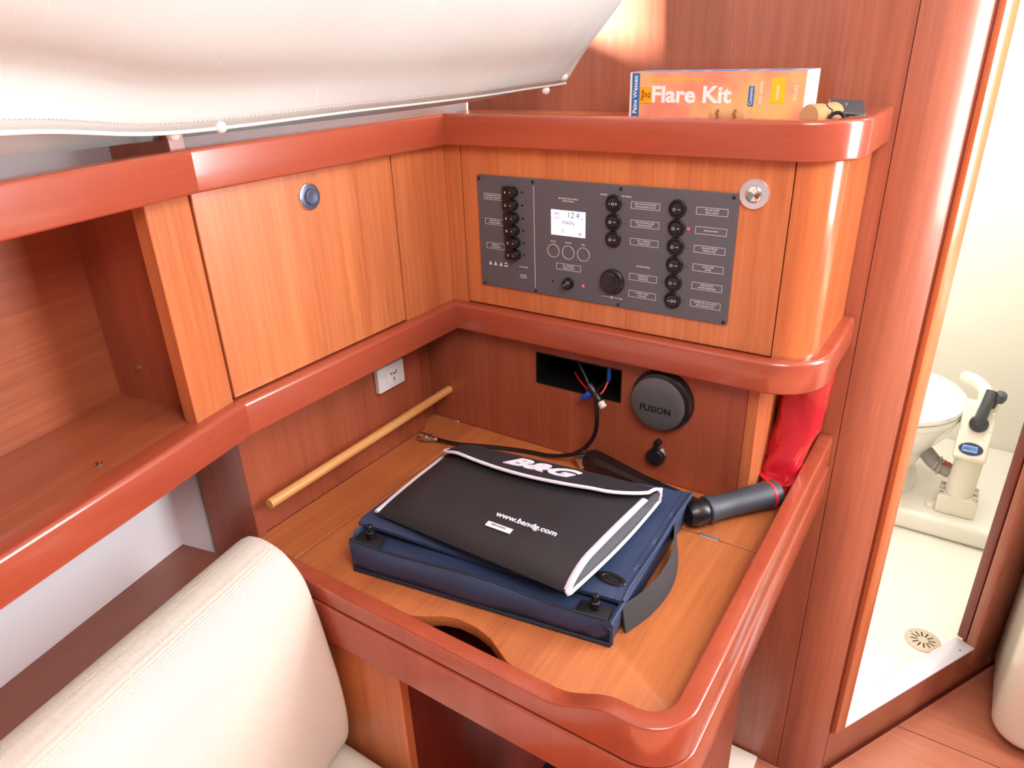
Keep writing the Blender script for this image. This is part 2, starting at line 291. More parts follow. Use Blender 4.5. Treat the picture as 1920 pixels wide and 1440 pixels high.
# cabin sole in boards
fl = struct('floor', MB().box(-.6, 3.2, -2.6, 1.25, ZF - .04, ZF - .012), 'darkwood', label='brown cabin sole')
for (y0, y1) in ((-2.6, -1.65), (-1.648, -.95), (-.948, -.2565), (-.2545, .438), (.440, 1.0)):
    def clipx(y): return max(-.6, -9)
    if y1 < YB: poly = [(-.55, y0), (3.1, y0), (3.1, y1), (-.55, y1)]
    else:
        def xw(y): return -.55 if y < YB - .001 else (.575 + (y - YB) * .9 if y < .26 else dp((y - .279) / .8745, .002)[0])
        ys = [y0] + [q for q in (YB - .002, YB, .26, .5, .7, .9) if y0 < q < y1] + [y1]
        poly = [(3.1, y0), (3.1, y1)] + [(xw(q), q) for q in reversed(ys)]
    add('floor_board', MB().prism(poly, ZF - .012, ZF, .0008, 1, both=False), 'floor', fl)
# hull side liner: rows of (z, offset from front line), runs along the cabinet then along the wing
def hull(off, z): return [V((off, YB - .001, z)), V((off, -.42, z))] + [V((*wdir(s, off, (0, -.42)), z)) for s in (.25, .5, .75)]
hm = MB(); rows = [(ZF, -.24), (.03, -.172), (.262, -.167), (.27, -.2), (.555, -.2), (.566, -.11), (.64, -.108)]
hm.loft([hull(o, z) for z, o in rows], cap=False, closed=False)
wz0, wz1, wy0, wy1 = .75, .87, .0, .19
hm.loft([hull(-.108, .64), hull(-.108, wz0)], cap=False, closed=False)      # port light
for (a, b) in ((YB - .001, wy1), (wy0, -.12), (-.40, -.42)):
    hm.add([(-.108, a, wz0), (-.108, b, wz0), (-.108, b, wz1), (-.108, a, wz1)], [[0, 1, 2, 3]])
hm.loft([hull(-.108, wz0)[1:], hull(-.108, wz1)[1:]], cap=False, closed=False)
hm.loft([hull(-.108, wz1), hull(-.06, .95), hull(.12, 1.1), hull(.3, 1.14)], cap=False, closed=False)
hm.join(MB().loft([hull(-.125, wz1), hull(-.085, .97), hull(.1, 1.13), hull(.3, 1.16)], cap=False, closed=False))
struct('wall_left', hm, 'liner', label='white hull liner behind the lockers')
wf = struct('window_1', MB().loft([[V((x, y, z)) for (y, z) in ((wy0 - d, wz0 - d), (wy1 + d, wz0 - d), (wy1 + d, wz1 + d), (wy0 - d, wz1 + d))] for x, d in ((-.108, 0), (-.108, .006), (-.128, .006), (-.128, -.004), (-.108, 0))], cap=False), 'alu', label='long narrow port light behind the curtain')
add('pane', MB().box(-.121, -.118, wy0, wy1, wz0, wz1), 'glass', wf)
wf2 = struct('added_port_light', MB().loft([[V((x, y, z)) for (y, z) in ((-.40 - d, wz0 - d), (-.12 + d, wz0 - d), (-.12 + d, wz1 + d), (-.40 - d, wz1 + d))] for x, d in ((-.108, 0), (-.108, .006), (-.128, .006), (-.128, -.004), (-.108, 0))], cap=False), 'alu', label='unseen port light added to brighten the liner')  # unseen opening added so light bounces behind the curtain onto the liner
add('pane', MB().box(-.121, -.118, -.40, -.12, wz0, wz1), 'glass', wf2)
# deck head above with an open hatch
ce = MB()
for (x0, x1, y0, y1) in ((.28, .45, -2.4, YB), (.45, 1.05, -.42, YB), (.45, 1.05, -2.4, -1.05), (1.05, 3.0, -2.4, YB)): ce.box(x0, x1, y0, y1, 1.15, 1.18)
struct('ceiling', ce, 'liner', label='white deck head')
# washroom shell
hf = MB().prism([dp(-.03, -.04), dp(.75, -.04), (1.35, 1.9), (.1, 1.9), (.1, .31)], -.64, -.60)
struct('floor_washroom', hf, 'wcwall', label='white moulded washroom floor')
struct('wall_washroom_back', MB().box(.0, 1.5, 1.62, 1.66, -.65, 1.25), 'wcwall')
struct('wall_washroom_left', MB().box(.06, .1, .3, 1.62, -.65, 1.25), 'wcwall')
struct('wall_washroom_right', MB().prism([dp(.52, -.05), (.985, 1.0), (.985, 1.62), (1.03, 1.62), (1.03, 1.0), dp(.57, -.05)], -.65, 1.25, .01, ver=True), 'wcwall')
struct('wall_washroom_front', MB().prism([(.1, YB + .022), (.56, YB + .022), dp(-.06, -.03), dp(-.03, -.032), dp(-.03, -.036), (.55, .27), (.1, .27)], -.6, 1.25), 'wcwall')
pl = MB().box(.1, .985, 1.10, 1.62, -.6, -.535, .02, 4)
struct('trim_8', pl, 'wcwall', label='white moulded plinth under the toilet')
struct('ceiling_washroom', MB().box(.0, 1.5, .35, 1.66, 1.2, 1.24), 'wcwall')

# ================================================================== LOCKER ON THE HULL SIDE
t = thing('locker_cabinet', 'orange veneer locker with a drop-down door and chrome push latch', 'cabinet', (-.08, -.21, .26))
add('body', MB().box(-.098, -.02, -.415, -.002, .262, .562), 'recess', t)
add('filler_panel', MB().box(-.019, 0, -.1155, -.0005, .3, .55, .0006, 1), 'veneer', t)
dr = add('door', MB().box(-.0175, 0, -.4225, -.1175, .3065, .5435, .0008, 1), 'veneer_door', t)
lt = MB().lathe([(.0165, 0), (.0165, .0012), (.0158, .0022), (.0152, .0024)], (0, -.2675, .5135), (1, 0, 0), 28)
add('latch_ring', lt, 'chrome', dr)
add('latch_button', MB().lathe([(.0150, .0024), (.0149, .0027), (.0138, .0029), (.0098, .0031), (.0088, .0058), (.0078, .0064), (.0006, .0058)], (0, -.2675, .5135), (1, 0, 0), 28), 'darkchrome', dr)
# ================================================================== OPEN SHELF (wing)
t = thing('open_shelf', 'deep open wooden shelf bay left of the locker', 'shelf', (0, -.6, .26))
S0 = wdir(0, 0)
def wpoly(s0, s1, n0, n1): return [wdir(s0, n0), wdir(s1, n0), wdir(s1, n1), wdir(s0, n1)]
add('stile', MB().prism(wpoly(.003, .0605, -.018, 0), .303, .55, .0008, 1, both=True, ver=True), 'veneer', t)
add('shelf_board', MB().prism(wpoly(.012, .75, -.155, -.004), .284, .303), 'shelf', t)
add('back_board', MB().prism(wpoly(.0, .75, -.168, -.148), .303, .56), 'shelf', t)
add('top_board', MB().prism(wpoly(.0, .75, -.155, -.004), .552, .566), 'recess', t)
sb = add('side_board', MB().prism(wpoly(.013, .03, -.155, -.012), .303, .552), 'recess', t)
add('divider', MB().box(-.108, .004, -.437, -.4185, .55, .66, .001, 1), 'recess', t, label='wooden upright above the rail')
for (px, nrm) in (((*wdir(.0305, -.105), .345), (.208, -.978, 0)), ((*wdir(.16, -.035), .3033), (0, 0, 1))):
    add('screw', MB().lathe([(.0042, 0), (.0042, .0006), (.003, .0014), (.0008, .0008)], px, nrm, 12), 'steel', t)
# ================================================================== FIDDLE RAILS
ZU0, ZU1, ZL0, ZL1 = .5445, .588, .2605, .3045
pu = rprof(-.009, .015, ZU0, ZU1, .004, rr=[.0045, .004, .002, .003]); plw = rprof(-.012, .016, ZL0, ZL1, .004, rr=[.006, .002, .002, .003])
for nm, lab, prof, ro in (('upper_rail', 'red mahogany fiddle rail along the tops of the lockers', pu, .06), ('lower_rail', 'red mahogany rail beneath the lockers above the chart table', plw, .058)):
    z0 = prof[-1][1]; t = thing(nm, lab, 'rail', (0, -.2, min(q[1] for q in prof)))
    o = max(q[0] for q in prof)
    add('wing_section', MB().sweep([wdir(.78), wdir(.0006)], prof), 'rail_w', t)
    add('side_section', MB().sweep([(0, -.4226), (0, -.0)], prof).add([], []), 'rail_y', t)
    xo = .567 - o
    add('front_section', MB().sweep([(0, 0), (xo - ro, 0)] + arc(xo - ro, ro, ro, -90, 0, 12)[1:] + [(xo, YB - .0005)], prof), 'rail_x', t)
for n_ in ('upper_rail', 'lower_rail'):     # mitre the two inner corners
    for ch in bpy.data.objects[n_].children:
        ends = []
        for v in ch.data.vertices:
            wv = v.co + WL[ch.name]
            if ch.name.startswith('side') and wv.y > -.06: v.co.y -= wv.x - 0 if True else 0; 
            if ch.name.startswith('front') and wv.x < .06: v.co.x += -wv.y
# ================================================================== PANEL CABINET
t = thing('panel_cabinet', 'orange veneer cabinet with a rounded end, carrying the switch panel', 'cabinet', (.27, .1, .26))
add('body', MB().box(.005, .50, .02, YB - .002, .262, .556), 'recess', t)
add('filler_panel', MB().prism([(.0002, 0), (.0295, 0), (.0295, .019), (-.0185, .019), (-.0185, .0004), (.0002, .0004)], .3, .55), 'veneer', t)
dr = add('door', MB().box(0.0308, .5025, 0, .0175, .3062, .5435, .0008, 1), 'veneer_door', t)
rc = .047
add('corner_post', MB().prism([(.5065, .03), (.5065, 0), (.551 - rc, 0)] + arc(.551 - rc, rc, rc, -90, 0, 14)[1:] + [(.551, YB - .001), (.53, YB - .001), (.53, .03)], .302, .549), 'corner', t)
add('top_board', MB().prism([(-.09, .006), (.50, .006)] + arc(.505, .052, .046, -90, 0, 8) + [(.551, YB - .001), (-.09, YB - .001)], .557, .575), 'veneer', t)
add('latch_ring', MB().lathe([(.0178, 0), (.0178, .0015), (.0168, .003), (.0105, .0032), (.0095, .002)], (.4605, 0, .505), (0, -1, 0), 28), 'silver', dr)
add('latch_button', MB().lathe([(.0095, .001), (.009, .0045), (.0075, .0052), (.0006, .0035)], (.4605, 0, .505), (0, -1, 0), 24), 'chrome', dr)
# ================================================================== ELECTRICAL PANEL
EP = thing('electrical_panel', 'dark grey switch panel with small screen and rows of black rocker switches', 'switch panel', (.2525, -.004, .338))
Yp = -.0035
add('faceplate', MB().box(.0605, .4447, Yp, .0, .339, .5045, .0007, 1), 'panel', EP)
X, Zd = (1, 0, 0), (0, 0, 1)
pr = MB(); LAB = []
def frame2(mb, x0, x1, z0, z1, wd=.00045):
    for (a, b, c, d) in ((x0, x1, z0, z0 + wd), (x0, x1, z1 - wd, z1), (x0, x0 + wd, z0, z1), (x1 - wd, x1, z0, z1)): mb.box(a, b, Yp - .0003, Yp, c, d)
def lab(x, z, lines, sz=.0029):
    for i, s in enumerate(lines): text(pr, s, sz, (x, Yp - .0001, z + (len(lines) - 1) * .0017 - i * .0034), X, Zd, .00015, bold=.0 )
for (x, z, a, b) in ((.0885, .4746, 'CHARGEUR BATTERIE', 'BATTERY CHARGER'), (.0888, .4383, 'CHAUFFE EAU', 'WATER HEATER'), (.0892, .4021, 'PRISES AC', 'AC OUTLETS'), (.2134, .3853, 'ECL. GENERAL', 'CABIN LIGHTS'),
                     (.3258, .4807, 'FEUX DE NAVIGATION', 'NAVIGATION LIGHTS'), (.326, .457, 'FEU DE MOUILLAGE', 'ANCHOR LIGHT'), (.3263, .4331, 'ECL. TABLEAU', 'PANEL LIGHT'), (.327, .3855, 'GUINDEAU', 'WINDLASS'), (.327, .3617, 'POMPE A EAU', 'DOUCHE'),
                     (.4131, .481, 'FEU DE PONT', 'DECK LIGHT'), (.4137, .4571, 'NAVIGATION', ''), (.4139, .4335, 'GROUPE FROID', 'FRIDGE UNIT'), (.4141, .4097, 'AUXILIAIRE', 'SPARE'), (.4146, .3857, 'GROUPE EAU', 'WATER PRESSURE'), (.4147, .362, 'POMPE DE CALE AUTO', 'AUTO BILGE PUMP')):
    hw = .0165 if x < .1 else .0198; pr = MB(); frame2(pr, x - hw, x + hw, z - .0046, z + .0046); lab(x, z, [a, b] if b else [a]); add('printed_label', pr, 'print', EP)
pr = MB()
lab(.2128, .4793, ['BATTERIES AND LEVELS', 'MONITORING']); lab(.1885, .42, ['VOLTS']); lab(.2129, .4203, ['WATER']); lab(.2365, .4203, ['FUEL'])
lab(.1378, .3759, ['AC POWER']); lab(.1374, .3616, ['REVERSE', 'POLARITY']); lab(.3267, .4006, ['EXTRACTEURS']); lab(.2663, .4909, ['ENGINE']); lab(.299, .4906, ['MOORING'])
pr.box(.1573, .158, Yp - .0003, Yp, .3476, .4945)
for i, x in enumerate((.0784, .0877, .0974, .1066)):
    if i < 3: pr.loft([[V((x - .003, y, .3725)), V((x + .003, y, .3725)), V((x, y, .3785))] for y in (Yp, Yp - .0003)])
    else: pr.box(x - .003, x + .003, Yp - .0003, Yp, .3725, .377); pr.lathe([(.0025, 0), (.0025, .0003)], (x, Yp, .377), (0, -1, 0), 10)
pr.box(.267, .2975, Yp - .0003, Yp, .3515, .352); pr.lathe([(.0018, 0), (.0018, .0003)], (.282, Yp, .3518), (0, -1, 0), 10); pr.box(.294, .2985, Yp - .0003, Yp, .3505, .3518)
add('printed_captions', pr, 'print', EP, kind='stuff', label='small white printed captions')
scm = mesh_of('screw', MB().lathe([(.0024, 0), (.0024, .0008), (.0018, .0013), (.0008, .0009)], (0, 0, 0), (0, -1, 0), 12), 'black')
for x, z in ((.0643, .4994), (.1561, .4999), (.1588, .3427), (.0663, .3425), (.2908, .5), (.4381, .5), (.4404, .3431), (.2925, .3427)): add('screw', scm, None, EP, (x, Yp, z))
rim = mesh_of('rocker_switch', MB().lathe([(.0116, 0), (.0116, .0016), (.0104, .003), (.0088, .0032), (.0083, .001), (.0005, .0008)], (0, 0, 0), (0, -1, 0), 28), 'black')
rk = mesh_of('rocker', MB().lathe([(.0081, -.001), (.0081, .0042), (.0074, .0052), (.0005, .0046)], (0, 0, 0), (0, -1, 0), 24).xf(Matrix.Rotation(math.radians(7), 4, 'Z')), 'black')
def marks(kind):
    m = MB(); q = Matrix.Rotation(math.radians(7), 4, 'Z'); y = -.0054
    c = 0 if kind == 3 else -.0033
    a = MB().ring((c, y, 0), (0, 1, 0), .0016, .0003, 12, 4)
    if kind == 3: a.box(-.0056, -.0031, y - .0002, y + .0002, -.0003, .0003); a.box(.0031, .0056, y - .0002, y + .0002, .0005, .0011); a.box(.0031, .0056, y - .0002, y + .0002, -.0011, -.0005)
    else: a.box(.0012, .0046, y - .0002, y + .0002, -.0003, .0003)
    return mesh_of('switch_mark', a.xf(q), 'print')
mk2, mk3 = marks(2), marks(3)
for x, z, k in ((.2813, .4807, 3), (.2815, .4568, 2), (.2821, .4333, 2), (.3692, .4809, 2), (.3695, .457, 2), (.3698, .4334, 2), (.3701, .4094, 2), (.3703, .3857, 2), (.3705, .3618, 3)):
    s = add('rocker_switch', rim, None, EP, (x, Yp, z)); add('rocker', rk, None, s, (x, Yp, z)); add('switch_mark', mk3 if k == 3 else mk2, None, s, (x, Yp, z))
# twin circuit breakers
bk = mesh_of('breaker', MB().box(-.017, -.002, -.006, 0, -.0165, .0165, .001, 1), 'black_matte')
tg = mesh_of('breaker_toggle', MB().lathe([(.0078, 0), (.0076, .008), (.006, .0105), (.0008, .0115)], (0, 0, 0), (0, -1, 0), 20).join(MB().box(-.012, .002, -.0095, -.002, -.0045, .0045, .0015, 2)), 'black')
tgm = mesh_of('toggle_mark', MB().lathe([(.0008, 0), (.0008, .0003)], (.001, -.0116, .0006), (0, -1, 0), 8).join(MB().box(-.0098, -.0084, -.0098, -.0094, -.0016, .0016)), 'print')
for za, zb, x in ((.4842, .4659, .1240), (.4474, .4293, .1249), (.4117, .3935, .1261)):
    b_ = add('breaker', bk, None, EP, (x, Yp, (za + zb) / 2))
    for z in (za, zb): add('breaker_toggle', tg, None, b_, (x, Yp, z)); add('toggle_mark', tgm, None, b_, (x, Yp, z))
    for z in (za + .0065, zb - .0065): add('breaker_screw', mesh_of('breaker_screw', MB().lathe([(.0011, 0), (.0006, .0006)], (0, 0, 0), (0, -1, 0), 8), 'silver'), None, b_, (x - .0125, Yp - .004, z))
lo = mesh_of('indicator_lamp', MB().lathe([(.0017, 0), (.0013, .001), (.0003, .0014)], (0, 0, 0), (0, -1, 0), 10), 'led_off'); lk = mesh_of('pin_hole', MB().lathe([(.0018, 0), (.0016, .0004), (.0003, .0001)], (0, 0, 0), (0, -1, 0), 10), 'black'); ln = mesh_of('indicator_lamp', MB().lathe([(.0018, 0), (.0015, .0012), (.0003, .0018)], (0, 0, 0), (0, -1, 0), 12), 'led_red')
for x, z in ((.1468, .4749), (.1471, .4387), (.1482, .4024), (.1485, .3757), (.1487, .3612), (.3852, .4808), (.3862, .4337), (.3867, .4098), (.3877, .3624), (.2665, .4805), (.298, .4807), (.2986, .4571), (.3558, .3859)): add('indicator_lamp', lo, None, EP, (x, Yp, z))
for x, z in ((.1379, .4844), (.1382, .466), (.1385, .4476), (.1388, .4298), (.139, .412), (.1393, .3942), (.1876, .362)): add('pin_hole', lk, None, EP, (x, Yp, z))
for x, z in ((.2375, .3616), (.385, .4573)): add('indicator_lamp', ln, None, EP, (x, Yp, z), label='glowing red indicator light')
dsp = add('display', MB().box(.1855, .2398, Yp - .0008, Yp, .4298, .4652, .0003, 1), 'lcd', EP, label='white backlit screen reading 12.4 V MAIN')
dg_ = MB(); yy = Yp - .0009
text(dg_, '12.4', .0115, (.2205, yy, .4592), X, Zd, .00015, shear=.15, bold=-.0001); text(dg_, 'v', .006, (.2345, yy, .456), X, Zd, .00015); text(dg_, 'MAIN', .0078, (.2135, yy, .448), X, Zd, .00015, bold=-.00012)
text(dg_, '2', .006, (.2045, yy, .4365), X, Zd, .00015); text(dg_, '20', .0055, (.2315, yy, .4345), X, Zd, .00015)
for (a, b, c, d) in ((.1915, .1985, .4535, .4539), (.1915, .1985, .4596, .46), (.1915, .1919, .4535, .46), (.1981, .1985, .4535, .46), (.1925, .194, .46, .4612), (.196, .1975, .46, .4612)): dg_.box(a, b, yy - .0001, yy, c, d)
add('digits', dg_, 'lcdtext', dsp)
rg = mesh_of('push_button', MB().ring((0, -.0003, 0), (0, 1, 0), .0094, .0004, 32, 4), 'print')
for x in (.189, .213, .2371): add('push_button', rg, None, EP, (x, Yp, .4067))
tw = add('toggle_switch', MB().lathe([(.0085, 0), (.0085, .002), (.0072, .004), (.0068, .009), (.005, .011), (.0006, .0115)], (.2139, Yp, .3622), (0, -1, 0), 24), 'black', EP)
add('toggle_mark', MB().lathe([(.0009, 0), (.0009, .0003)], (.2155, Yp - .0112, .364), (0, -1, 0), 8).join(MB().box(.2118, .2124, Yp - .0118, Yp - .0114, .3605, .3632)), 'print', tw)
sk = add('power_socket', MB().lathe([(.018, 0), (.018, .0025), (.016, .005), (.0148, .0052)], (.2825, Yp, .3743), (0, -1, 0), 36), 'black', EP)
add('socket_cap', MB().lathe([(.0146, .003), (.0142, .0072), (.0128, .0082), (.0006, .0075)], (.281, Yp, .3743), (0, -1, 0), 32), 'gasket', sk)
add('cap_tab', MB().box(.2885, .2925, Yp - .010, Yp - .004, .378, .3865, .001, 2), 'black', sk)
# ================================================================== CUBBY UNDER THE LOCKERS
t = thing('instrument_recess', 'wood panelled recess above the desk with a rectangular radio cut-out', 'recess', (.2, .01, DZ))
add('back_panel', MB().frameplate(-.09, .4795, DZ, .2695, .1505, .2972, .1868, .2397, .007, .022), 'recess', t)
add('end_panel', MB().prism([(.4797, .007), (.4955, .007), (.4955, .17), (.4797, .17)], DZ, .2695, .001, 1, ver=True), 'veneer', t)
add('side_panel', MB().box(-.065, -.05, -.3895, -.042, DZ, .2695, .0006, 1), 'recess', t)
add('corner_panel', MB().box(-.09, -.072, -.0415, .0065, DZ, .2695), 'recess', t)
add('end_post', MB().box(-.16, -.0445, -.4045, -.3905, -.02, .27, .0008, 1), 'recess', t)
sl = MB().frameplate(.1503, .2974, .1866, .2399, .1518, .2959, .1881, .2384, .006, .16); sl.box(.1503, .2974, .158, .161, .1866, .2399)
add('radio_sleeve', sl, 'cavity', t)
for px in ((.1015, .0068, .234), (.0755, .0068, .231)): add('screw', MB().lathe([(.0016, 0), (.0012, .0006)], px, (0, -1, 0), 8), 'nickel', t)
rod = add('dowel_rod', MB().tube([(-.026, -.3905, .1285), (-.03, .0065, .1315)], .0072, 16), 'dowel', None, (-.03, -.39, .12)); tag(rod, 'pale round wooden dowel rod spanning the back of the desk', 'rod')
# power outlet
t = thing('power_outlet', 'white square wall socket under the locker rail', 'outlet', (-.05, -.12, .184))
add('plate', MB().box(-.05, -.0405, -.1505, -.0905, .185, .2255, .002, 2), 'white_pl', t)
oc = (-.0405, -.1165, .206)
add('socket_face', MB().lathe([(.0165, -.001), (.0165, .0006), (.0158, .001), (.0003, .0008)], oc, (1, 0, 0), 28), 'white_pl', t)
for (dy, dz, an) in ((-.0055, .004, 30), (.0055, .004, -30), (0, -.006, 0)):
    add('slot', MB().box(-.0002, .0004, -.0009, .0009, -.0032, .0032).xf(Matrix.Translation((oc[0] + .0008, oc[1] + dy, oc[2] + dz)) @ Matrix.Rotation(math.radians(an), 4, 'X')), 'slot', t)
add('switch_nub', MB().lathe([(.0016, 0), (.0014, .0012)], (oc[0] + .0008, oc[1], oc[2] + .0035), (1, 0, 0), 10), 'slot', t)
# dash cover
t = thing('stereo_cover', 'round dark grey plastic dash cover with black lettering', 'cover', (.361, .007, .16))
pc = (.3625, .007, .2085); ta = (0, -1, 0)
add('bezel', MB().lathe([(.0465, 0), (.0465, .004), (.0452, .009), (.043, .0115), (.036, .0122)], pc, ta, 48), 'gasket', t)
add('dome', MB().lathe([(.0415, .0085), (.0405, .0125), (.037, .0145), (.028, .0155), (.0005, .0162)], (pc[0] - .0035, pc[1], pc[2] - .0035), ta, 48), 'puck', t)
lt = MB(); text(lt, 'FUSION', .0135, (.3575, -.0088, .1975), X, Zd, .0004, bold=.0003, width=.046); add('lettering', lt, 'pucktext', t)
# accessory socket
t = thing('accessory_socket', 'small black capped twelve volt socket below the round cover', 'socket', (.36, .007, .10))
add('flange', MB().lathe([(.0142, 0), (.0142, .002), (.0125, .0045), (.0115, .0045)], (.3608, .007, .116), ta, 28), 'nickel', t)
add('cap', MB().lathe([(.0135, .003), (.0135, .0095), (.0122, .011), (.0006, .0112)], (.3582, .007, .1148), ta, 28), 'black_matte', t)
add('cap_strap', MB().box(.3552, .3622, -.0055, .004, .126, .1345, .0015, 2).join(MB().lathe([(.0052, 0), (.0052, .008), (.0042, .0095), (.0005, .0095)], (.3605, .007, .1385), ta, 16)), 'black', t)
# loose wiring out of the cut-out
t = thing('antenna_cable', 'black coaxial cable trailing from the cut-out to a metal plug on the desk', 'cable', (.1, -.02, DZ))
cp_ = smooth_pts([(.262, .03, .205), (.2605, .0, .199), (.2655, -.012, .188), (.270, -.016, .165), (.268, -.017, .140), (.258, -.018, .118), (.243, -.02, .100), (.222, -.022, .088), (.19, -.024, .079), (.155, -.026, .0762), (.115, -.036, .0760), (.07, -.052, .0760), (.035, -.066, .0765), (.0, -.073, .0785)], 8)
add('cord', MB().tube(cp_, .0033, 10), 'black', t)
pg = V((-.002, -.0735, .0785)); pd = (V((-.032, -.082, .0805)) - pg).normalized()
add('plug', MB().lathe([(.0035, -.004), (.0045, 0), (.0045, .006), (.0072, .007), (.0075, .011), (.0066, .012), (.0066, .014), (.0078, .015), (.008, .026), (.0072, .028), (.0058, .028), (.0055, .022)], pg, pd, 20), 'nickel', t)
add('pin', MB().lathe([(.0011, .02), (.0011, .033), (.0003, .035)], pg, pd, 8), 'steel', t)
t = thing('wire_loom', 'loose power wires with blue crimps and a black plug in the radio cut-out', 'wires', (.25, .0, .187))
add('grey_wire', MB().tube(smooth_pts([(.19, .06, .2375), (.21, .03, .232), (.23, .015, .218), (.243, .006, .206), (.2505, -.004, .198)], 6), .0016, 8), 'grey', t)
add('red_wire', MB().tube(smooth_pts([(.20, .05, .2), (.207, .03, .2075), (.222, .015, .205), (.238, .005, .2), (.247, -.004, .197)], 6), .0013, 8), 'red_wire', t)
add('red_wire', MB().tube(smooth_pts([(.2735, .012, .2165), (.2725, .008, .21), (.270, .0, .201), (.2655, -.006, .195)], 6), .0017, 8), 'red_wire', t, label='short red wire')
add('blue_crimp', MB().lathe([(.0022, 0), (.0034, .002), (.0034, .010), (.0028, .012), (.0034, .014), (.0034, .022), (.0026, .024)], (.2745, .012, .2395), (-.02, -.0, -1), 14), 'blue_conn', t)
add('blue_crimp', MB().lathe([(.0022, 0), (.0052, .002), (.0058, .010), (.0042, .013), (.0036, .019), (.0018, .022)], (.2575, -.01, .2015), (-.72, -.25, -.62), 14), 'blue_conn', t)
add('plug_body', MB().lathe([(.003, -.006), (.0062, -.004), (.0064, .008), (.0056, .01), (.006, .012), (.006, .024), (.005, .026)], (.2545, -.008, .209), (.75, -.28, -.62), 16), 'black', t)
add('plug_tip', MB().box(-.0042, .0042, -.0036, .0036, 0, .0105, .0008, 1).xf(Matrix.Translation((.2745, -.0155, .1925)) @ V((.75, -.28, -.62)).to_track_quat('Z', 'Y').to_matrix().to_4x4()), 'white_pl', t)

# ================================================================== CHART TABLE
CT = thing('chart_table', 'wooden chart table with a hinged lid and raised red fiddle rail', 'desk', (.25, -.2, -.02))
add('fixed_top', MB().prism([(-.05, -.432), (.0292, -.432), (.0292, -.0855), (.546, -.0855), (.546, YB - .001), (.497, YB - .001), (.497, .0065), (-.072, .0065), (-.072, -.042), (-.05, -.042)], .052, DZ, .0008, 1, both=False), 'desk', CT)
cut = [(.546, -.0872), (.546, -.37)] + arc(.505, -.37, .041, 0, -90, 6) + [(.43, -.4125), (.385, -.411), (.362, -.405), (.345, -.396), (.328, -.387), (.305, -.3815), (.28, -.3815), (.262, -.387), (.247, -.397), (.23, -.406), (.205, -.4115), (.031, -.4115), (.031, -.0872)]
lid = add('lid', MB().prism(cut, .056, DZ, .0016, 2, both=True), 'desk', CT)
add('hinge', MB().box(.462, .4885, -.0905, -.0835, DZ - .001, DZ + .0012, .0005, 1).join(MB().tube([(.462, -.0868, DZ + .0012), (.4885, -.0868, DZ + .0012)], .0016, 8)), 'steel', lid)
add('tray', MB().box(.03, .546, -.41, -.09, .0, .004), 'darkwood', CT)
xr = .567; rr_ = .05
fp = [(-.03, -.435), (.30, -.435), (.41, -.435), (.43, -.435), (.44, -.435), (.45, -.435), (.46, -.435), (.47, -.435), (.48, -.435), (.49, -.435), (.50, -.435), (xr - rr_, -.435)] + arc(xr - rr_, -.435 + rr_, rr_, -90, 0, 14)[1:] + [(xr, -.2), (xr, YB - .001)]
def lipz(i, z):
    x = fp[i][0]
    k = 0 if x <= .43 else (1 if x >= .50 else (lambda q: q * q * (3 - 2 * q))((x - .43) / .07))
    return z if z < .07 else z + .0255 * k
add('fiddle', MB().sweep(fp, rprof(-.0215, 0, .0565, .0825, .003, 4, [.0032, .003, .001, .002]), lipz), 'rail_f', CT)
add('apron', MB().sweep(fp, rprof(-.018, .0015, -.006, .0535, .003, 4, [.003, .001, .001, .002]), None), 'rail_f', CT)
add('groove_strip', MB().sweep(fp, rprof(-.016, -.004, .05, .06, .0005, 1), None), 'darkwood', CT)
add('leg_panel', MB().box(.528, .546, -.42, -.111, ZF, -.006), 'darkwood', CT)
lk_ = thing('knee_locker', 'brown wooden locker under the left end of the chart table', 'cabinet', (.08, -.2, ZF))
add('front_panel', MB().box(-.15, .2135, -.425, -.41, ZF, -.0065, .001, 1), 'veneer', lk_)
add('side_panel', MB().box(.1975, .213, -.409, YB - .002, ZF, -.0065), 'darkwood', lk_)
# ledge and cushions
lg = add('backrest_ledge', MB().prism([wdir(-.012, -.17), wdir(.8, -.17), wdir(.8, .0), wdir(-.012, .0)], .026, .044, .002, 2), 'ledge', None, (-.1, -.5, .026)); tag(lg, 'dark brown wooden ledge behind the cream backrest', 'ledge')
prof = [(-.035, -.182), (-.035, .04), (-.022, .10), (-.006, .122), (.014, .1305), (.036, .132), (.06, .128), (.08, .116), (.096, .098), (.108, .062), (.1175, .024), (.126, -.028), (.131, -.076), (.1315, -.12), (.127, -.155), (.117, -.172), (.10, -.180), (.05, -.183)]
prof2 = smooth_pts([(p[0], p[1], 0) for p in prof], 3)
cx = sum(p.x for p in prof2) / len(prof2); cz = sum(p.y for p in prof2) / len(prof2); rings = []
for (s, k) in ((0, .10), (-.0, .05), (.003, .022), (.009, .006), (.018, 0), (.1, 0), (.2, 0), (.35, -.004), (.5, -.006), (.72, 0)):
    r_ = []
    for p in prof2:
        d = V((p.x - cx, p.y - cz)); L_ = d.length; dd = d * (1 - k * .10 / max(L_, .03)) if k > 0 else d * (1 - k)
        r_.append(V((cx + dd.x + .19 * s, -.4445 - .978 * s + (0 if s > 0 else 0), cz + dd.y)))
    rings.append(r_)
cu = add('backrest_cushion', MB().loft(rings), 'cushion', None, (.05, -.6, -.3), ang=60); tag(cu, 'thick cream woven backrest cushion leaning on the ledge', 'cushion')
sp = [(.06, -.432), (.2, -.432), (.225, -.428), (.25, -.445), (.268, -.48), (.33, -.8), (.4, -1.15), (.2, -1.15)]
cu = add('seat_cushion', MB().prism(sp, -.32, -.185, .03, 5, both=True), 'cushion', None, (.2, -.7, -.32), ang=60); tag(cu, 'flat cream seat cushion at the bottom edge', 'cushion')
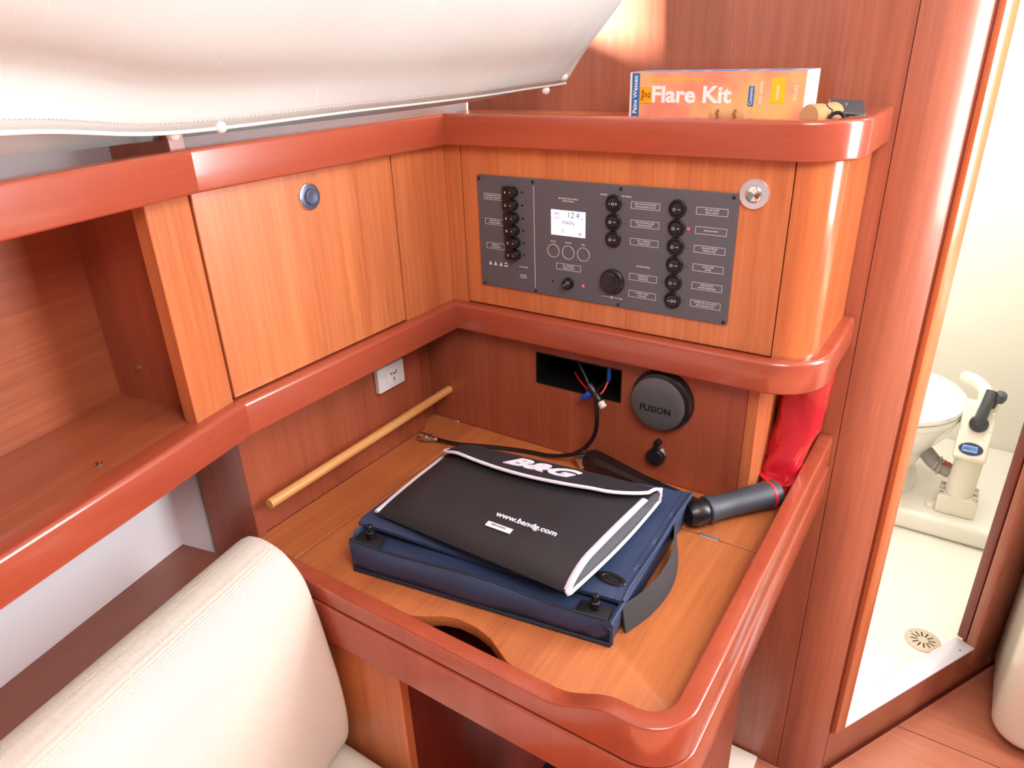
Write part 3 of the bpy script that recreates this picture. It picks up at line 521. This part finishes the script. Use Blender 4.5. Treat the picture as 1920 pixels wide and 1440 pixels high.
sb_ = add('settee', MB().prism([(.0, -.44), (.25, -.44), (.38, -1.15), (.1, -1.15)], ZF, -.322), 'veneer', None, (.2, -.7, ZF)); tag(sb_, 'wooden settee base below the cream seat cushion', 'settee')

# ================================================================== THINGS ON THE DESK
t = thing('shoulder_bag', 'navy blue flat document bag lying on the chart table', 'bag', (.27, -.22, DZ))
def bil(a, b, c, d, u, v): return a * (1 - u) * (1 - v) + b * u * (1 - v) + c * u * v + d * (1 - u) * v
BFL, BFR, BBR, BBL = V((.102, -.384)), V((.449, -.328)), V((.438, -.075)), V((.096, -.16))
def bplan(u, v): return bil(BFL, BFR, BBR, BBL, u, v)
def rr_ring(z, ins, sag=0):
    out = []
    N_ = 24; cr = .07
    loop = [(u / N_, 0) for u in range(N_)] + [(1, v / N_) for v in range(N_)] + [(1 - u / N_, 1) for u in range(N_)] + [(0, 1 - v / N_) for v in range(N_)]
    for (u, v) in loop:
        uu = min(max(u, ins), 1 - ins); vv = min(max(v, ins), 1 - ins)
        if u < cr and v < cr: uu = max(uu, cr * .35); vv = max(vv, 0)
        q = bplan(uu, vv); zz = z
        if z > DZ + .02: zz -= .012 * u * (1 - v) * .9 + .003 * math.sin(u * 9) * (1 - v)
        bul = (.004 * math.sin(PI * u) + .0022 * math.sin(u * 17 + z * 60) * math.sin(z * 90) + (.004 * math.sin(u * 60 + z * 150) if u > .86 else 0)) if v == 0 else 0
        out.append(V((q.x, q.y - bul * (1 if DZ + .005 < z < .115 else .2), zz)))
    return out
add('body', MB().loft([rr_ring(DZ + .0005, .02), rr_ring(DZ + .003, .004), rr_ring(DZ + .018, -.0), rr_ring(DZ + .04, .0), rr_ring(DZ + .0465, .006), rr_ring(DZ + .0455, .014), rr_ring(DZ + .036, .02)]), 'navy', t, ang=50)
def flapz(u, v): return .1235 - .012 * u * (1 - v) + .0025 * math.sin(u * 7 + 1) * (1 - v) + (.0015 * math.sin(v * 11) if u > .9 else 0)
def flap(u, v):
    q = bil(V((.099, -.352)), V((.4475, -.296)), V((.443, -.072)), V((.094, -.155)), u, v); z = flapz(u, v)
    if v < .04: z -= (.04 - v) * .10
    return V((q.x, q.y, z))
fm = MB().grid(flap, 28, 20); fm.join(MB().grid(lambda u, v: flap(u, v) - V((0, 0, .0045)), 28, 20))
for e in (lambda s: (s, 0), lambda s: (1, s), lambda s: (1 - s, 1), lambda s: (0, 1 - s)):
    fm.loft([[flap(*e(k / 28)), flap(*e(k / 28)) - V((0, 0, .0045))] for k in range(29)], cap=False, closed=False)
fb = add('top_flap', fm, 'navy', t, ang=50)
add('flap_binding', MB().tube([flap(1, k / 16) + V((-.001, 0, .0006)) for k in range(17)], .0022, 8).join(MB().tube([flap(.972, k / 16) + V((0, 0, .0004)) for k in range(17)], .0008, 6)), 'navy', fb)
def edge(u, v, z): q = bplan(u, v); return V((q.x, q.y, z))
add('side_binding', MB().tube(smooth_pts([edge(1, 0, DZ + .004), edge(1, .0, DZ + .030), edge(.998, .02, DZ + .034), edge(1, .3, DZ + .037), edge(1, .6, DZ + .040), edge(1, .85, DZ + .034), edge(1, 1, DZ + .044)], 6), .0024, 8), 'navy', t)
add('bottom_piping', MB().tube([edge(.035 + .965 * k / 20, -.004, DZ + .003) for k in range(21)], .0024, 8), 'navy_d', t)
add('front_seam', MB().tube([edge(.03 + .95 * k / 20, .006, DZ + .0475 - .0108 * k / 20 + .003 * math.sin(k / 20 * 9) * -1) for k in range(21)], .0016, 6), 'navy_d', t)
og = flap(.93, .105) + V((0, 0, .0008))
gr = MB().ring((0, 0, 0), (0, 0, 1), .0115, .0034, 28, 8); gr.v = [V((p.x * 1.25, p.y * .62, p.z * .5)) for p in gr.v]
add('grommet', gr.xf(Matrix.Translation(og)), 'black', fb)
add('grommet_hole', MB().lathe([(.0092, .0001), (.0003, .0003)], (0, 0, 0), (0, 0, 1), 20).xf(Matrix.Translation(og) @ Matrix.Diagonal((1.25, .5, 1, 1))), 'cavity', fb)
for (u, v) in ((.075, .075), (.925, .055)):
    q = bplan(u, v); zt = DZ + (.042 if u < .5 else .033)
    cl = add('clasp', MB().box(-.019, .019, -.011, .011, -.003, .0, .002, 2).xf(Matrix.Translation((q.x, q.y, zt)) @ Matrix.Rotation(.16, 4, 'Z')), 'black_matte', t)
    add('clasp_post', MB().lathe([(.0062, 0), (.0058, .009), (.004, .010), (.0038, .018), (.003, .019), (.0003, .019)], (q.x, q.y + .003, zt), (0, 0, 1), 14), 'black', cl)
sp_ = smooth_pts([(.4335, -.118, .097), (.448, -.145, .0955), (.4615, -.185, .0935), (.4655, -.222, .092), (.461, -.262, .0912), (.449, -.302, .0905)], 6)
st = MB()
st.loft([[p + V((-.002, 0, .0175)), p + V((0, 0, .0175)), p + V((.006, .0, -.0178)), p + V((.004, 0, -.0178))] for p in sp_])
add('strap', st, 'webbing', t, label='black webbing strap')
# black padded case on top
t = thing('document_case', 'black nylon document pouch with white bound edges on the navy bag', 'case', (.26, -.24, .13))
def cpl(u, v): return bil(V((.117, -.335)), V((.401, -.3365)), V((.416, -.126)), V((.106, -.163)), u, v)
ZC0 = .1295
def ez(u, v):
    a = min(1, u / .16); b = min(1, v / .22); c = min(1, (1 - v) / .1)
    e = math.sin(a * PI / 2) ** .8 * math.sin(b * PI / 2) ** .75 * (.72 + .28 * math.sin(c * PI / 2)); return e * (1 - .18 * max(0, (u - .8) / .2))
def ctop(u, v):
    q = cpl(u, v); return V((q.x, q.y, ZC0 + .004 + .0235 * ez(u, v) + .0012 * math.sin(u * 6 + v * 4) * v * (1 - v) * 4))
def cbot(u, v):
    q = cpl(u, v); return V((q.x, q.y, ZC0 + .0005))
cm = MB().grid(ctop, 32, 24); cm.join(MB().grid(cbot, 32, 24))
for e in (lambda s: (s, 0), lambda s: (s, 1), lambda s: (0, s)): cm.loft([[ctop(*e(k / 32)), cbot(*e(k / 32))] for k in range(33)], cap=False, closed=False)
add('body', cm, 'casecloth', t, ang=60)
gm = MB(); gm.loft([[ctop(1, k / 24) + V((-.0005, 0, -.001)), V(((ctop(1, k / 24) + cbot(1, k / 24)) / 2 + V((-.008 * math.sin(PI * k / 24), 0, 0)))), cbot(1, k / 24) + V((.004 * math.sin(PI * k / 24), 0, .001))] for k in range(25)], cap=False, closed=False)
add('side_gusset', gm, 'gusset', t)
add('upper_binding', MB().tube([ctop(1.0, k / 24) + V((-.0025, 0, .0006)) for k in range(0, 21)], [(.0018, .0045)] * 21, 10, flat=(0, 0, 1)), 'piping', t)
lo_ = [cbot(1, k / 24) + V((.004 * math.sin(PI * k / 24) + .001, 0, .0022)) for k in range(25)]
add('lower_binding', MB().tube([ctop(1, 0) + V((-.003, -.001, .001)), ctop(1, 0) + V((.001, -.003, -.001))] + lo_ + [ctop(1, 1) + V((.001, .003, .003))], .0023, 10), 'piping', t)
add('left_binding', MB().tube([ctop(0, k / 24) + V((-.0005, 0, .0008)) for k in range(0, 22)], [(.0022, .0036)] * 22, 10, flat=(0, 0, 1)), 'piping', t)
def fl_(u, v):   # flap: v 0 front edge .. 1 back
    v0 = .80 - .12 * math.sin(PI * u) ** .8; vv = v0 + (1 - v0) * v + (.06 * max(0, (u - .86) / .14) ** 1.5 + .10 * max(0, (.10 - u) / .10) ** 2) * (1 - v)
    p = ctop(min(u, .999), vv); lift = .0065 * (1 - v) ** 1.2 + .0034
    if v > .85: lift -= (v - .85) / .15 * .012
    return p + V((0, .004 if v > .9 else 0, lift))
ff = MB().grid(fl_, 36, 10); ff.join(MB().grid(lambda u, v: fl_(u, v) - V((0, 0, .0022)), 36, 10))
for e in (lambda s: (s, 0), lambda s: (1, s), lambda s: (0, s), lambda s: (s, 1)): ff.loft([[fl_(*e(k / 36)), fl_(*e(k / 36)) - V((0, 0, .0022))] for k in range(37)], cap=False, closed=False)
fo = add('closing_flap', ff, 'casecloth', t, ang=60)
add('flap_binding', MB().tube([fl_(0, 1 - k / 8) + V((-.001, 0, 0)) for k in range(8)] + [fl_(k / 36, 0) + V((0, -.0012, -.0006)) for k in range(37)] + [fl_(1, k / 8) + V((.001, 0, 0)) for k in range(1, 9)], [(.0022, .0026)] * 53, 8, flat=(0, 0, 1)), 'piping', fo)
lt = MB(); c0 = fl_(.515, .42); xd = (fl_(.66, .48) - fl_(.34, .48)); yd = V((.18, 1, .02))
text(lt, 'B&G', .030, c0 + V((0, 0, .0016)), xd, V((.0, 1, -.08)), .0006, shear=.45, bold=.0012, width=.105); add('lettering', lt, 'piping', fo, label='white B&G lettering')
lt = MB(); a_ = ctop(.54, .26); b_ = ctop(.84, .26)
text(lt, 'www.bandg.com', .0125, ctop(.685, .262) + V((0, 0, .0012)), b_ - a_, V((0, 1, .0)), .0006, bold=.00015, width=.083); add('web_lettering', lt, 'piping', t)
q = ctop(.60, .16) + V((0, 0, .0012)); mt = Matrix.Translation(q) @ Matrix.Rotation(.02, 4, 'Z') @ Matrix.Rotation(.12, 4, 'X')
lbx = add('barcode_label', MB().box(-.0175, .0175, -.0042, .0042, -.0004, .0004, .0003, 1).xf(mt), 'white_pl', t)
bc = MB(); xq = -.011
for i in range(22):
    wq = random.choice((.0003, .0005, .0007)); bc.box(xq, xq + wq, -.0006, .0022, .0003, .0006); xq += wq + random.choice((.0004, .0006))
add('bars', bc.xf(mt), 'barcode', lbx)
# winch handle
t = thing('winch_handle', 'black winch handle with a grey rubber grip lying behind the bags', 'tool', (.4, -.02, DZ))
HA, HB = V((.262, -.014, .088)), V((.452, -.066, .094))
ax = (HB - HA).normalized(); sd_ = ax.cross(V((0, 0, 1))).normalized()
def armring(p, wv, h): return [p + sd_ * a * wv + V((0, 0, 1)) * b * h for a, b in ((-1, -.6), (-.6, -1), (.6, -1), (1, -.6), (1, .6), (.6, 1), (-.6, 1), (-1, .6))]
add('arm', MB().loft([armring(HA - ax * .012, .012, .010), armring(HA, .0165, .014), armring(HA + ax * .03, .0155, .0135), armring(HA + ax * .1, .012, .011), armring(HB, .013, .012), armring(HB + ax * .008, .008, .008)]), 'black', t)
add('drive_stud', MB().box(-.0125, .0125, -.0125, .0125, -.016, .003, .003, 2).xf(Matrix.Translation(HA - ax * .012) @ Matrix.Rotation(.5, 4, 'Z') @ Matrix.Rotation(1.2, 4, 'Y')), 'steel', t)
G0, G1 = V((.4545, -.068, .094)), V((.527, .026, .094)); gd = (G1 - G0).normalized(); gl = (G1 - G0).length
add('knuckle', MB().lathe([(.004, -.022), (.014, -.020), (.018, -.012), (.0185, 0), (.017, .006), (.0145, .008)], G0, gd, 24), 'black', t)
add('grip', MB().lathe([(.0155, .006), (.0195, .008), (.020, .013), (.0172, .018), (.0165, gl * .4), (.0185, gl * .75), (.0192, gl * .88), (.0190, gl), (.017, gl + .004), (.0005, gl + .004)], G0, gd, 28), 'rubber', t)
add('red_band', MB().lathe([(.0193, gl * .9), (.0198, gl * .905), (.0198, gl * .935), (.0193, gl * .94)], G0, gd, 28), 'red_ring', t)
# red bag wedged in the corner
t = thing('red_pouch', 'crumpled red plastic pouch wedged between recess and right fiddle', 'pouch', (.525, .1, DZ))
secs = [((.535, .13, .262), .033, .030, .0), ((.532, .128, .225), .034, .028, .0), ((.530, .124, .19), .033, .030, .15), ((.527, .118, .165), .030, .032, .3), ((.523, .11, .14), .0305, .026, .3), ((.519, .098, .118), .0275, .022, .2), ((.517, .088, .100), .026, .016, .1), ((.518, .080, .091), .022, .010, 0), ((.522, .07, .088), .017, .008, 0), ((.526, .056, .084), .014, .006, 0), ((.527, .046, .081), .010, .004, 0)]
rg_ = []
for k, (c, a, b, tw_) in enumerate(secs):
    r_ = []
    for j in range(28):
        an = 2 * PI * j / 28; wob = 1 + (.10 * math.sin(3 * an + k * 1.3) + .06 * math.sin(7 * an + k * 2.1)) * (1 if k > 1 else .3)
        x_ = math.copysign(abs(math.cos(an)) ** .7, math.cos(an)) * a * wob; y_ = math.copysign(abs(math.sin(an)) ** .8, math.sin(an)) * b * wob
        r_.append(V((min(c[0] + x_ * math.cos(tw_) - y_ * math.sin(tw_), .562), c[1] + x_ * math.sin(tw_) + y_ * math.cos(tw_), c[2] + .004 * math.sin(2 * an + k))))
    rg_.append(r_)
add('film', MB().loft(rg_), 'red_bag', t, ang=28)
add('heat_seal', MB().tube(smooth_pts([(.4935, .075, .094), (.505, .062, .092), (.52, .058, .088), (.534, .056, .092), (.541, .066, .096)], 5), [(.0012, .006)] * 21, 8, flat=(0, .4, 1)), 'red_bag', t)
lt = MB(); text(lt, 'R', .022, (.5475, .1045, .212), (1, .25, 0), (0, 0, 1), .0006, bold=-.0002)
add('print_mark', lt.join(MB().ring((.5475, .105, .212), (.25, -1, 0), .0095, .0006, 20, 4)), 'pucktext', t)

# ================================================================== ON TOP OF THE PANEL CABINET
ZT = .575
t = thing('flare_box', 'long orange carton lettered Flare Kit with a blue end band', 'box', (.37, .12, ZT))
bx0, bx1, by0, by1, bz = .2555, .4835, .09, .148, .6345
BXm = Matrix.Translation((.37, .12, 0)) @ Matrix.Rotation(math.radians(-1.5), 4, 'Z') @ Matrix.Translation((-.37, -.12, 0))
def bxx(mb): return mb.xf(BXm)
add('carton', bxx(MB().box(bx0, bx1, by0, by1, ZT, bz, .0006, 1)), 'carton', t)
add('blue_band', bxx(MB().box(bx0 + .0025, bx0 + .0135, by0 - .0004, by0 + .001, ZT, bz - .001)), 'cartonblue', t)
add('white_end', bxx(MB().box(bx1 - .0005, bx1 + .0006, by0, by1, ZT, bz - .0005)), 'cartonwhite', t)
add('white_end', bxx(MB().box(bx0 - .0006, bx0 + .0025, by0 - .0005, by1, ZT, bz)), 'cartonwhite', t)
tp = add('top_print', bxx(MB().box(bx0, bx1, by0, by1, bz - .0002, bz + .0005)), 'carbon', t)
tb = MB(); xx = bx0 + .012
for wq in (.05, .02, .035, .012, .03): tb.box(xx, xx + wq, by0 + .008, by0 + .03, bz + .0004, bz + .0007); xx += wq + .012
add('top_lettering', bxx(tb), 'cartonblue', tp)
lt = MB(); yb = by0 - .0002
text(lt, 'Flare Kit', .0275, (.340, yb, .6065), X, Zd, .0002, bold=.0008, width=.108); add('title_lettering', bxx(lt), 'cartontext', t)
lt = MB(); text(lt, 'Inshore Distress', .0095, (.322, yb, .6255), X, Zd, .0002, width=.068); add('subtitle_lettering', bxx(lt), 'cartonyel', t)
lt = MB(); text(lt, 'Pains Wessex', .0085, (bx0 + .0078, yb - .0004, .607), (0, 0, 1), (-1, 0, 0), .0002, bold=.0001, width=.047); add('maker_lettering', bxx(lt), 'cartontext', t)
stk = add('price_sticker', bxx(MB().box(.2705, .2875, by0 - .0008, by0, .5965, .6165)), 'sticker', t)
lt = MB()
for i, s in enumerate(('Flares', '24', 'Kit')): text(lt, s, .0055, (.274 + i * .005, by0 - .0009, .6065), (0, 0, 1), (-1, 0, 0), .0002, bold=.0001)
add('sticker_lettering', bxx(lt), 'stickertext', stk)
ct = add('contents_tab', bxx(MB().box(.4165, .4235, by0 - .0006, by0, .5945, .6175, .0001, 1)), 'cartonblue', t)
lt = MB(); text(lt, 'Contents', .0055, (.420, by0 - .0008, .606), (0, 0, 1), (-1, 0, 0), .0002); add('tab_lettering', bxx(lt), 'cartontext', ct)
add('yellow_block', bxx(MB().box(.444, .460, by0 - .0004, by0, .598, .627)), 'cartonyel', t)
lt = MB(); text(lt, 'RED HAND', .005, (.432, yb, .61), (0, 0, 1), (-1, 0, 0), .0002); text(lt, 'SMOKE', .005, (.452, yb - .0004, .61), (0, 0, 1), (-1, 0, 0), .0002); text(lt, 'SOLAS', .006, (.473, yb, .61), (0, 0, 1), (-1, 0, 0), .0002); add('list_lettering', bxx(lt), 'cartontext', t)
def corkp(name, c, d, r, L_, label, waist=.9):
    t = thing(name, label, 'cork', (c[0], c[1], ZT), 'wine corks on the cabinet top'); d = V(d).normalized(); o = V(c) - d * L_ / 2
    add('body', MB().lathe([(r * .94, 0), (r, .002), (r, .005), (r * waist, L_ * .45), (r * waist, L_ * .6), (r * .98, L_ - .005), (r * .98, L_ - .002), (r * .92, L_)], o, d, 28), 'cork', t)
    return t, o, d
t, o, d = corkp('wine_cork', (.4115, .03, ZT + .0125), (1, .10, .0), .0125, .042, 'wine cork lying sideways in front of the orange carton', .88)
mk = MB()
for (x, a) in ((.011, -1), (.031, -.9)):
    for k in range(4): mk.join(MB().box(-.0016, .0016, -.0004, .0004, -.0012, .0012).xf(Matrix.Translation(o + d * (x + .001 * (k % 2)) + V((0, -.0122, .001 + .0032 * (k - 1))))))
add('stamp', mk, 'corkmark', t)
t, o, d = corkp('wine_cork', (.5125, .05, ZT + .0138), (.42, .9, .0), .0132, .046, 'wine cork end-on beside the grey clip', .96)
add('end_face', MB().lathe([(.0122, -.0003), (.0003, -.0006)], o, d, 24), 'corkend', t)
u_ = V((0, 0, 1)); s_ = d.cross(u_)
add('wine_stain', MB().tube([o + d * (.022 + .003 * math.sin(k * 1.9)) + (u_ * math.cos(k * .28) - s_ * math.sin(k * .28) * -1) * .0131 for k in range(0, 8)], .0008, 6), 'wine', t)
t = thing('plastic_clip', 'dark grey plastic buckle piece beside the cork', 'clip', (.535, .07, ZT))
add('plate', MB().box(-.019, .019, -.013, .013, -.002, .002, .001, 1).xf(Matrix.Translation((.534, .075, ZT + .0205)) @ Matrix.Rotation(.35, 4, 'Z') @ Matrix.Rotation(.55, 4, 'X') @ Matrix.Rotation(.12, 4, 'Y')), 'grey', t)
add('block', MB().box(.517, .534, .07, .1, ZT, ZT + .026, .002, 2), 'grey', t)
add('loop', MB().ring((.531, .04, ZT + .01), (.3, -1, .4), .008, .0022, 20, 8), 'black', t)
add('stub', MB().box(.517, .529, .035, .055, ZT, ZT + .011, .003, 2), 'black', t)
# ================================================================== CURTAIN
t = thing('window_curtain', 'cream linen window curtain sagging above the lockers', 'curtain', (.0, -.2, .6))
base = smooth_pts([(.20, -1.1, .64), (.105, -.8, .634), (.072, -.607, .6275), (.03, -.452, .6085), (.03, -.226, .6055), (.055, -.005, .6075), (.10, .092, .6145), (.125, .142, .618)], 14)
NB = len(base) - 1
def cur(i, v):
    p = base[i]; u = i / NB; edge_ = max(0, (u - .84) / .16); left = max(0, 1 - abs(p.y + .62) / .42)
    st_ = .20 + .10 * edge_; x = p.x + st_ * v; z = p.z + (.40 - .065 * edge_) * v
    nx, nz = .88 - .135 * edge_, -.47 - .19 * edge_     # outward-down normal of the sloping sheet
    bulge = .046 * math.sin(PI * min(1, v * 1.05)) * (1 - edge_ ** 2) + .012 * math.exp(-((v - .0) / .05) ** 2) * left
    crease = -.016 * math.exp(-((v - .10) / .06) ** 2) * (.35 + .65 * left) * (1 - edge_)
    folds = .0035 * math.sin(p.y * 26 + v * 7) * v * (1 - edge_) + .006 * math.sin(p.y * 13 + 2.2 - v * 9) * left * v
    tuck = 0
    if edge_ > 0: tuck = -.010 * (edge_ ** 2) * min(1, v * 2.2) - .028 * max(0, (u - .925) / .075) * min(1, v * 3) + .003 * math.sin(edge_ * 16) * min(1, v * 4) * edge_
    d = bulge + crease + folds + tuck
    fold_ = max(0, (u - .925) / .075); y = p.y + (.02 * edge_ + .10 * fold_) * v
    return V((x + nx * d, y, z + nz * d))
nv = 26; fs_ = MB(); fs_.loft([[cur(i, j / nv) for j in range(nv + 1)] for i in range(NB + 1)], cap=False, closed=False)
cu = add('cloth', fs_, 'curtain', t, ang=80)
cu.modifiers.new('thickness', 'SOLIDIFY').thickness = .0012
add('hem', MB().tube([cur(i, .006) for i in range(NB + 1)], [(.0016, .0030)] * (NB + 1), 8, flat=(.7, 0, .7)), 'curtain', t)
hs = MB()
for i in range(0, NB):
    for k in range(3):
        a, b = cur(i, .028), cur(i + 1, .028); p = a.lerp(b, (k + .2) / 3); q = a.lerp(b, (k + .75) / 3); hs.tube([p + V((.0011, 0, -.0006)), q + V((.0011, 0, -.0006))], .0005, 4)
add('stitching', hs, 'curtain', t)
bb_ = smooth_pts([(.10, -.85, .618), (.035, -.599, .605), (.01, -.539, .600), (-.008, -.469, .598), (-.012, -.409, .597), (-.014, -.184, .5955), (.004, .06, .598), (.05, .12, .608)], 5)
b2 = add('back_layer', MB().loft([[p, p + V((.006, 0, .02)), p + V((.03, 0, .07))] for p in bb_], cap=False, closed=False), 'curtain', t); b2.modifiers.new('thickness', 'SOLIDIFY').thickness = .0012
sn = MB().lathe([(.0062, 0), (.006, .002), (.0045, .0042), (.002, .0052), (.0002, .0054)], (0, 0, 0), (.75, -.4, -.45), 18); snm = mesh_of('snap_button', sn, 'white_pl')
for p in ((.082, -.610, .652), (.028, -.445, .6045), (.033, -.395, .6065), (.128, .134, .6285), (.108, .115, .611)): add('snap_button', snm, None, t, p)

# ================================================================== WASHROOM
t = thing('drain_grate', 'round beige slotted drain set in the white washroom floor', 'drain', (.777, .668, -.6))
dc = V((.777, .668, -.6))
add('disc', MB().lathe([(.0375, 0), (.0375, .002), (.036, .003), (.0003, .003)], dc, (0, 0, 1), 40), 'beige', t)
for k in range(12): add('slot', mesh_of('slot', MB().box(.011, .026, -.0017, .0017, .0028, .0034, .0003, 1), 'hole') if k == 0 else bpy.data.meshes['slot_shared'], None, t, dc).rotation_euler = (0, 0, k * PI / 6 + .2); bpy.data.objects[[o.name for o in t.children if o.name.startswith('slot')][0]].data.name = 'slot_shared'
for a in (2.6, -.5): add('drain_screw', MB().lathe([(.0024, .003), (.002, .004)], dc + V((math.cos(a) * .031, math.sin(a) * .031, 0)), (0, 0, 1), 10), 'nickel', t)
# toilet
TX, TY = .585, 1.235; TZ = -.535
t = thing('marine_toilet', 'white marine toilet bowl with closed lid', 'toilet', (TX, TY, TZ))
def ell(cx_, cy_, a, b, z, n=36): return [V((cx_ + math.cos(2 * PI * k / n) * a, cy_ + math.sin(2 * PI * k / n) * b * (1.0 if math.sin(2 * PI * k / n) > 0 else 1.12), z)) for k in range(n)]
add('bowl', MB().loft([ell(TX, TY + .03, .10, .11, TZ), ell(TX, TY + .03, .10, .11, TZ + .02), ell(TX, TY + .03, .085, .09, TZ + .07), ell(TX, TY + .01, .115, .12, TZ + .15), ell(TX, TY, .152, .165, TZ + .21), ell(TX, TY, .168, .182, TZ + .255), ell(TX, TY, .17, .184, TZ + .265)]), 'porcelain', t, ang=50)
add('seat', MB().loft([ell(TX, TY, .166, .18, TZ + .2655), ell(TX, TY, .174, .188, TZ + .268), ell(TX, TY, .174, .188, TZ + .28), ell(TX, TY, .168, .182, TZ + .2835)]), 'porcelain', t, ang=50)
add('lid', MB().loft([ell(TX, TY, .168, .182, TZ + .2845), ell(TX, TY, .175, .189, TZ + .288), ell(TX, TY, .174, .188, TZ + .299), ell(TX, TY, .16, .174, TZ + .306), ell(TX, TY, .10, .11, TZ + .3105), ell(TX, TY, .01, .01, TZ + .312)]), 'porcelain', t, ang=50)
# hand pump
t = thing('toilet_pump', 'white hand pump with black lever beside the toilet', 'pump', (.79, 1.17, TZ))
add('base_block', MB().box(.744, .838, 1.135, 1.215, TZ, TZ + .058, .006, 3), 'pumpwhite', t)
add('cylinder', MB().lathe([(.036, .05), (.034, .06), (.033, .2), (.034, .22)], (.79, 1.175, TZ), (.02, -.06, 1), 24), 'pumpwhite', t)
fm_ = Matrix.Translation((.7885, 1.155, -.272)) @ Matrix.Rotation(math.radians(-32), 4, 'X') @ Matrix.Rotation(math.radians(-4), 4, 'Z')
fpm = add('valve_head', MB().box(-.038, .038, -.02, .02, -.085, .075, .008, 3).xf(fm_), 'pumpwhite', t)
add('lever_hub', MB().lathe([(.022, 0), (.022, .012), (.019, .018), (.0005, .02)], (0, 0, 0), (0, -1, 0), 22).xf(fm_ @ Matrix.Translation((.004, -.02, .012))), 'black', t)
add('lever', MB().tube(smooth_pts([(.004, -.03, .012), (.006, -.042, .03), (.012, -.05, .07), (.016, -.05, .098)], 5), [.014] * 8 + [.0135] * 8, 14).xf(fm_), 'grey', t)
add('pump_knob', MB().lathe([(.005, -.02), (.005, .02), (.014, .022), (.016, .034), (.012, .046), (.0005, .05)], (.812, 1.17, -.205), (.25, -.25, 1), 18), 'grey', t)
bd = add('badge', MB().lathe([(.0005, .0025), (.014, .0025), (.0145, .0), ], (0, 0, 0), (0, -1, 0), 28).xf(fm_ @ Matrix.Translation((.0, -.0205, -.056)) @ Matrix.Diagonal((1.9, 1, 1.15, 1))), 'badge', t)
add('badge_panel', MB().box(-.017, .017, -.0032, -.0024, -.0085, .0085, .0003, 1).xf(fm_ @ Matrix.Translation((-.002, -.0205, -.056))), 'badgelight', bd)
lt = MB(); text(lt, 'JABSCO', .0105, (-.002, -.0034, 0), X, Zd, .0003, bold=.0003, width=.030); add('badge_lettering', lt.xf(fm_ @ Matrix.Translation((0, -.0205, -.056))), 'badge', bd)
for (x, z) in ((-.03, .05), (.03, .045), (-.031, .0), (.031, .0), (-.02, -.024), (.024, -.024)): add('valve_screw', MB().lathe([(.003, 0), (.0024, .0015)], (0, 0, 0), (0, -1, 0), 8).xf(fm_ @ Matrix.Translation((x, -.02, z))), 'steel', t)
for x in (.751, .831):
    for k, z in enumerate((TZ + .058,) * 3): add('bolt', MB().lathe([(.006, 0), (.006, .004), (.004, .006)], (x, 1.143 + k * .029, z), (0, 0, 1), 8), 'steel', t)
add('flush_pipe', MB().tube(smooth_pts([(.74, 1.33, -.2), (.77, 1.28, -.192), (.79, 1.235, -.195), (.792, 1.215, -.215), (.79, 1.205, -.25)], 6), .0165, 14), 'pumpwhite', t)
add('hose', MB().tube(smooth_pts([(.76, 1.19, -.43), (.72, 1.20, -.42), (.69, 1.215, -.40), (.66, 1.225, -.385)], 6), .021, 14), 'hose', t)
for y_, c in (((.735, 1.193, -.425), 0), ((.725, 1.198, -.42), 1)): add('hose_clamp', MB().ring(y_, (.9, -.25, -.2), .0225, .0022, 24, 6), 'steel', t)
add('red_tab', MB().box(.74, .755, 1.172, 1.18, -.405, -.397, .001, 1), 'red_ring', t); add('red_tab', MB().box(.762, .784, 1.19, 1.2, -.218, -.208, .001, 1), 'red_ring', t)
cpx = add('bolt_cap', MB().lathe([(.0135, 0), (.0135, .012), (.011, .017), (.0005, .018)], (.734, 1.155, TZ), (0, 0, 1), 20), 'pumpwhite', None, (.734, 1.155, TZ)); tag(cpx, 'small white round bolt cap on the plinth beside the pump', 'cap')
# ================================================================== RIGHT EDGE AND UNDER THE TABLE
un = MB().prism([(.919, .712), (.919, .55)] + arc(.979, .535, .06, 180, 270, 10) + [(1.5, .475), (1.5, .95), (1.1, .95)], -.635, .2, .03, 5, both=True)
o = add('moulded_unit', un, 'cream', None, (1.2, .7, ZF)); tag(o, 'cream rounded moulded unit standing right of the doorway', 'cabinet')
add('plinth', MB().box(.95, 1.48, .52, .9, ZF, -.634), 'black_matte', o)

o = add('floor_pad', MB().box(.30, .537, .0, YB - .004, ZF, -.642, .002, 2), 'cream', None, (.41, .1, ZF)); tag(o, 'cream pad on the floor under the chart table', 'pad')
o = add('stuff_sack', MB().box(.335, .45, -.33, -.15, -.5, -.222, .03, 5), 'blue_item', None, (.3, -.2, -.5)); tag(o, 'blue sack showing in the knee hole under the desk', 'sack')
o2 = add('knee_shelf', MB().box(.2135, .5275, -.36, -.112, -.515, -.5), 'darkwood', None, (.37, -.1, -.515)); tag(o2, 'dark shelf board inside the knee hole', 'shelf')
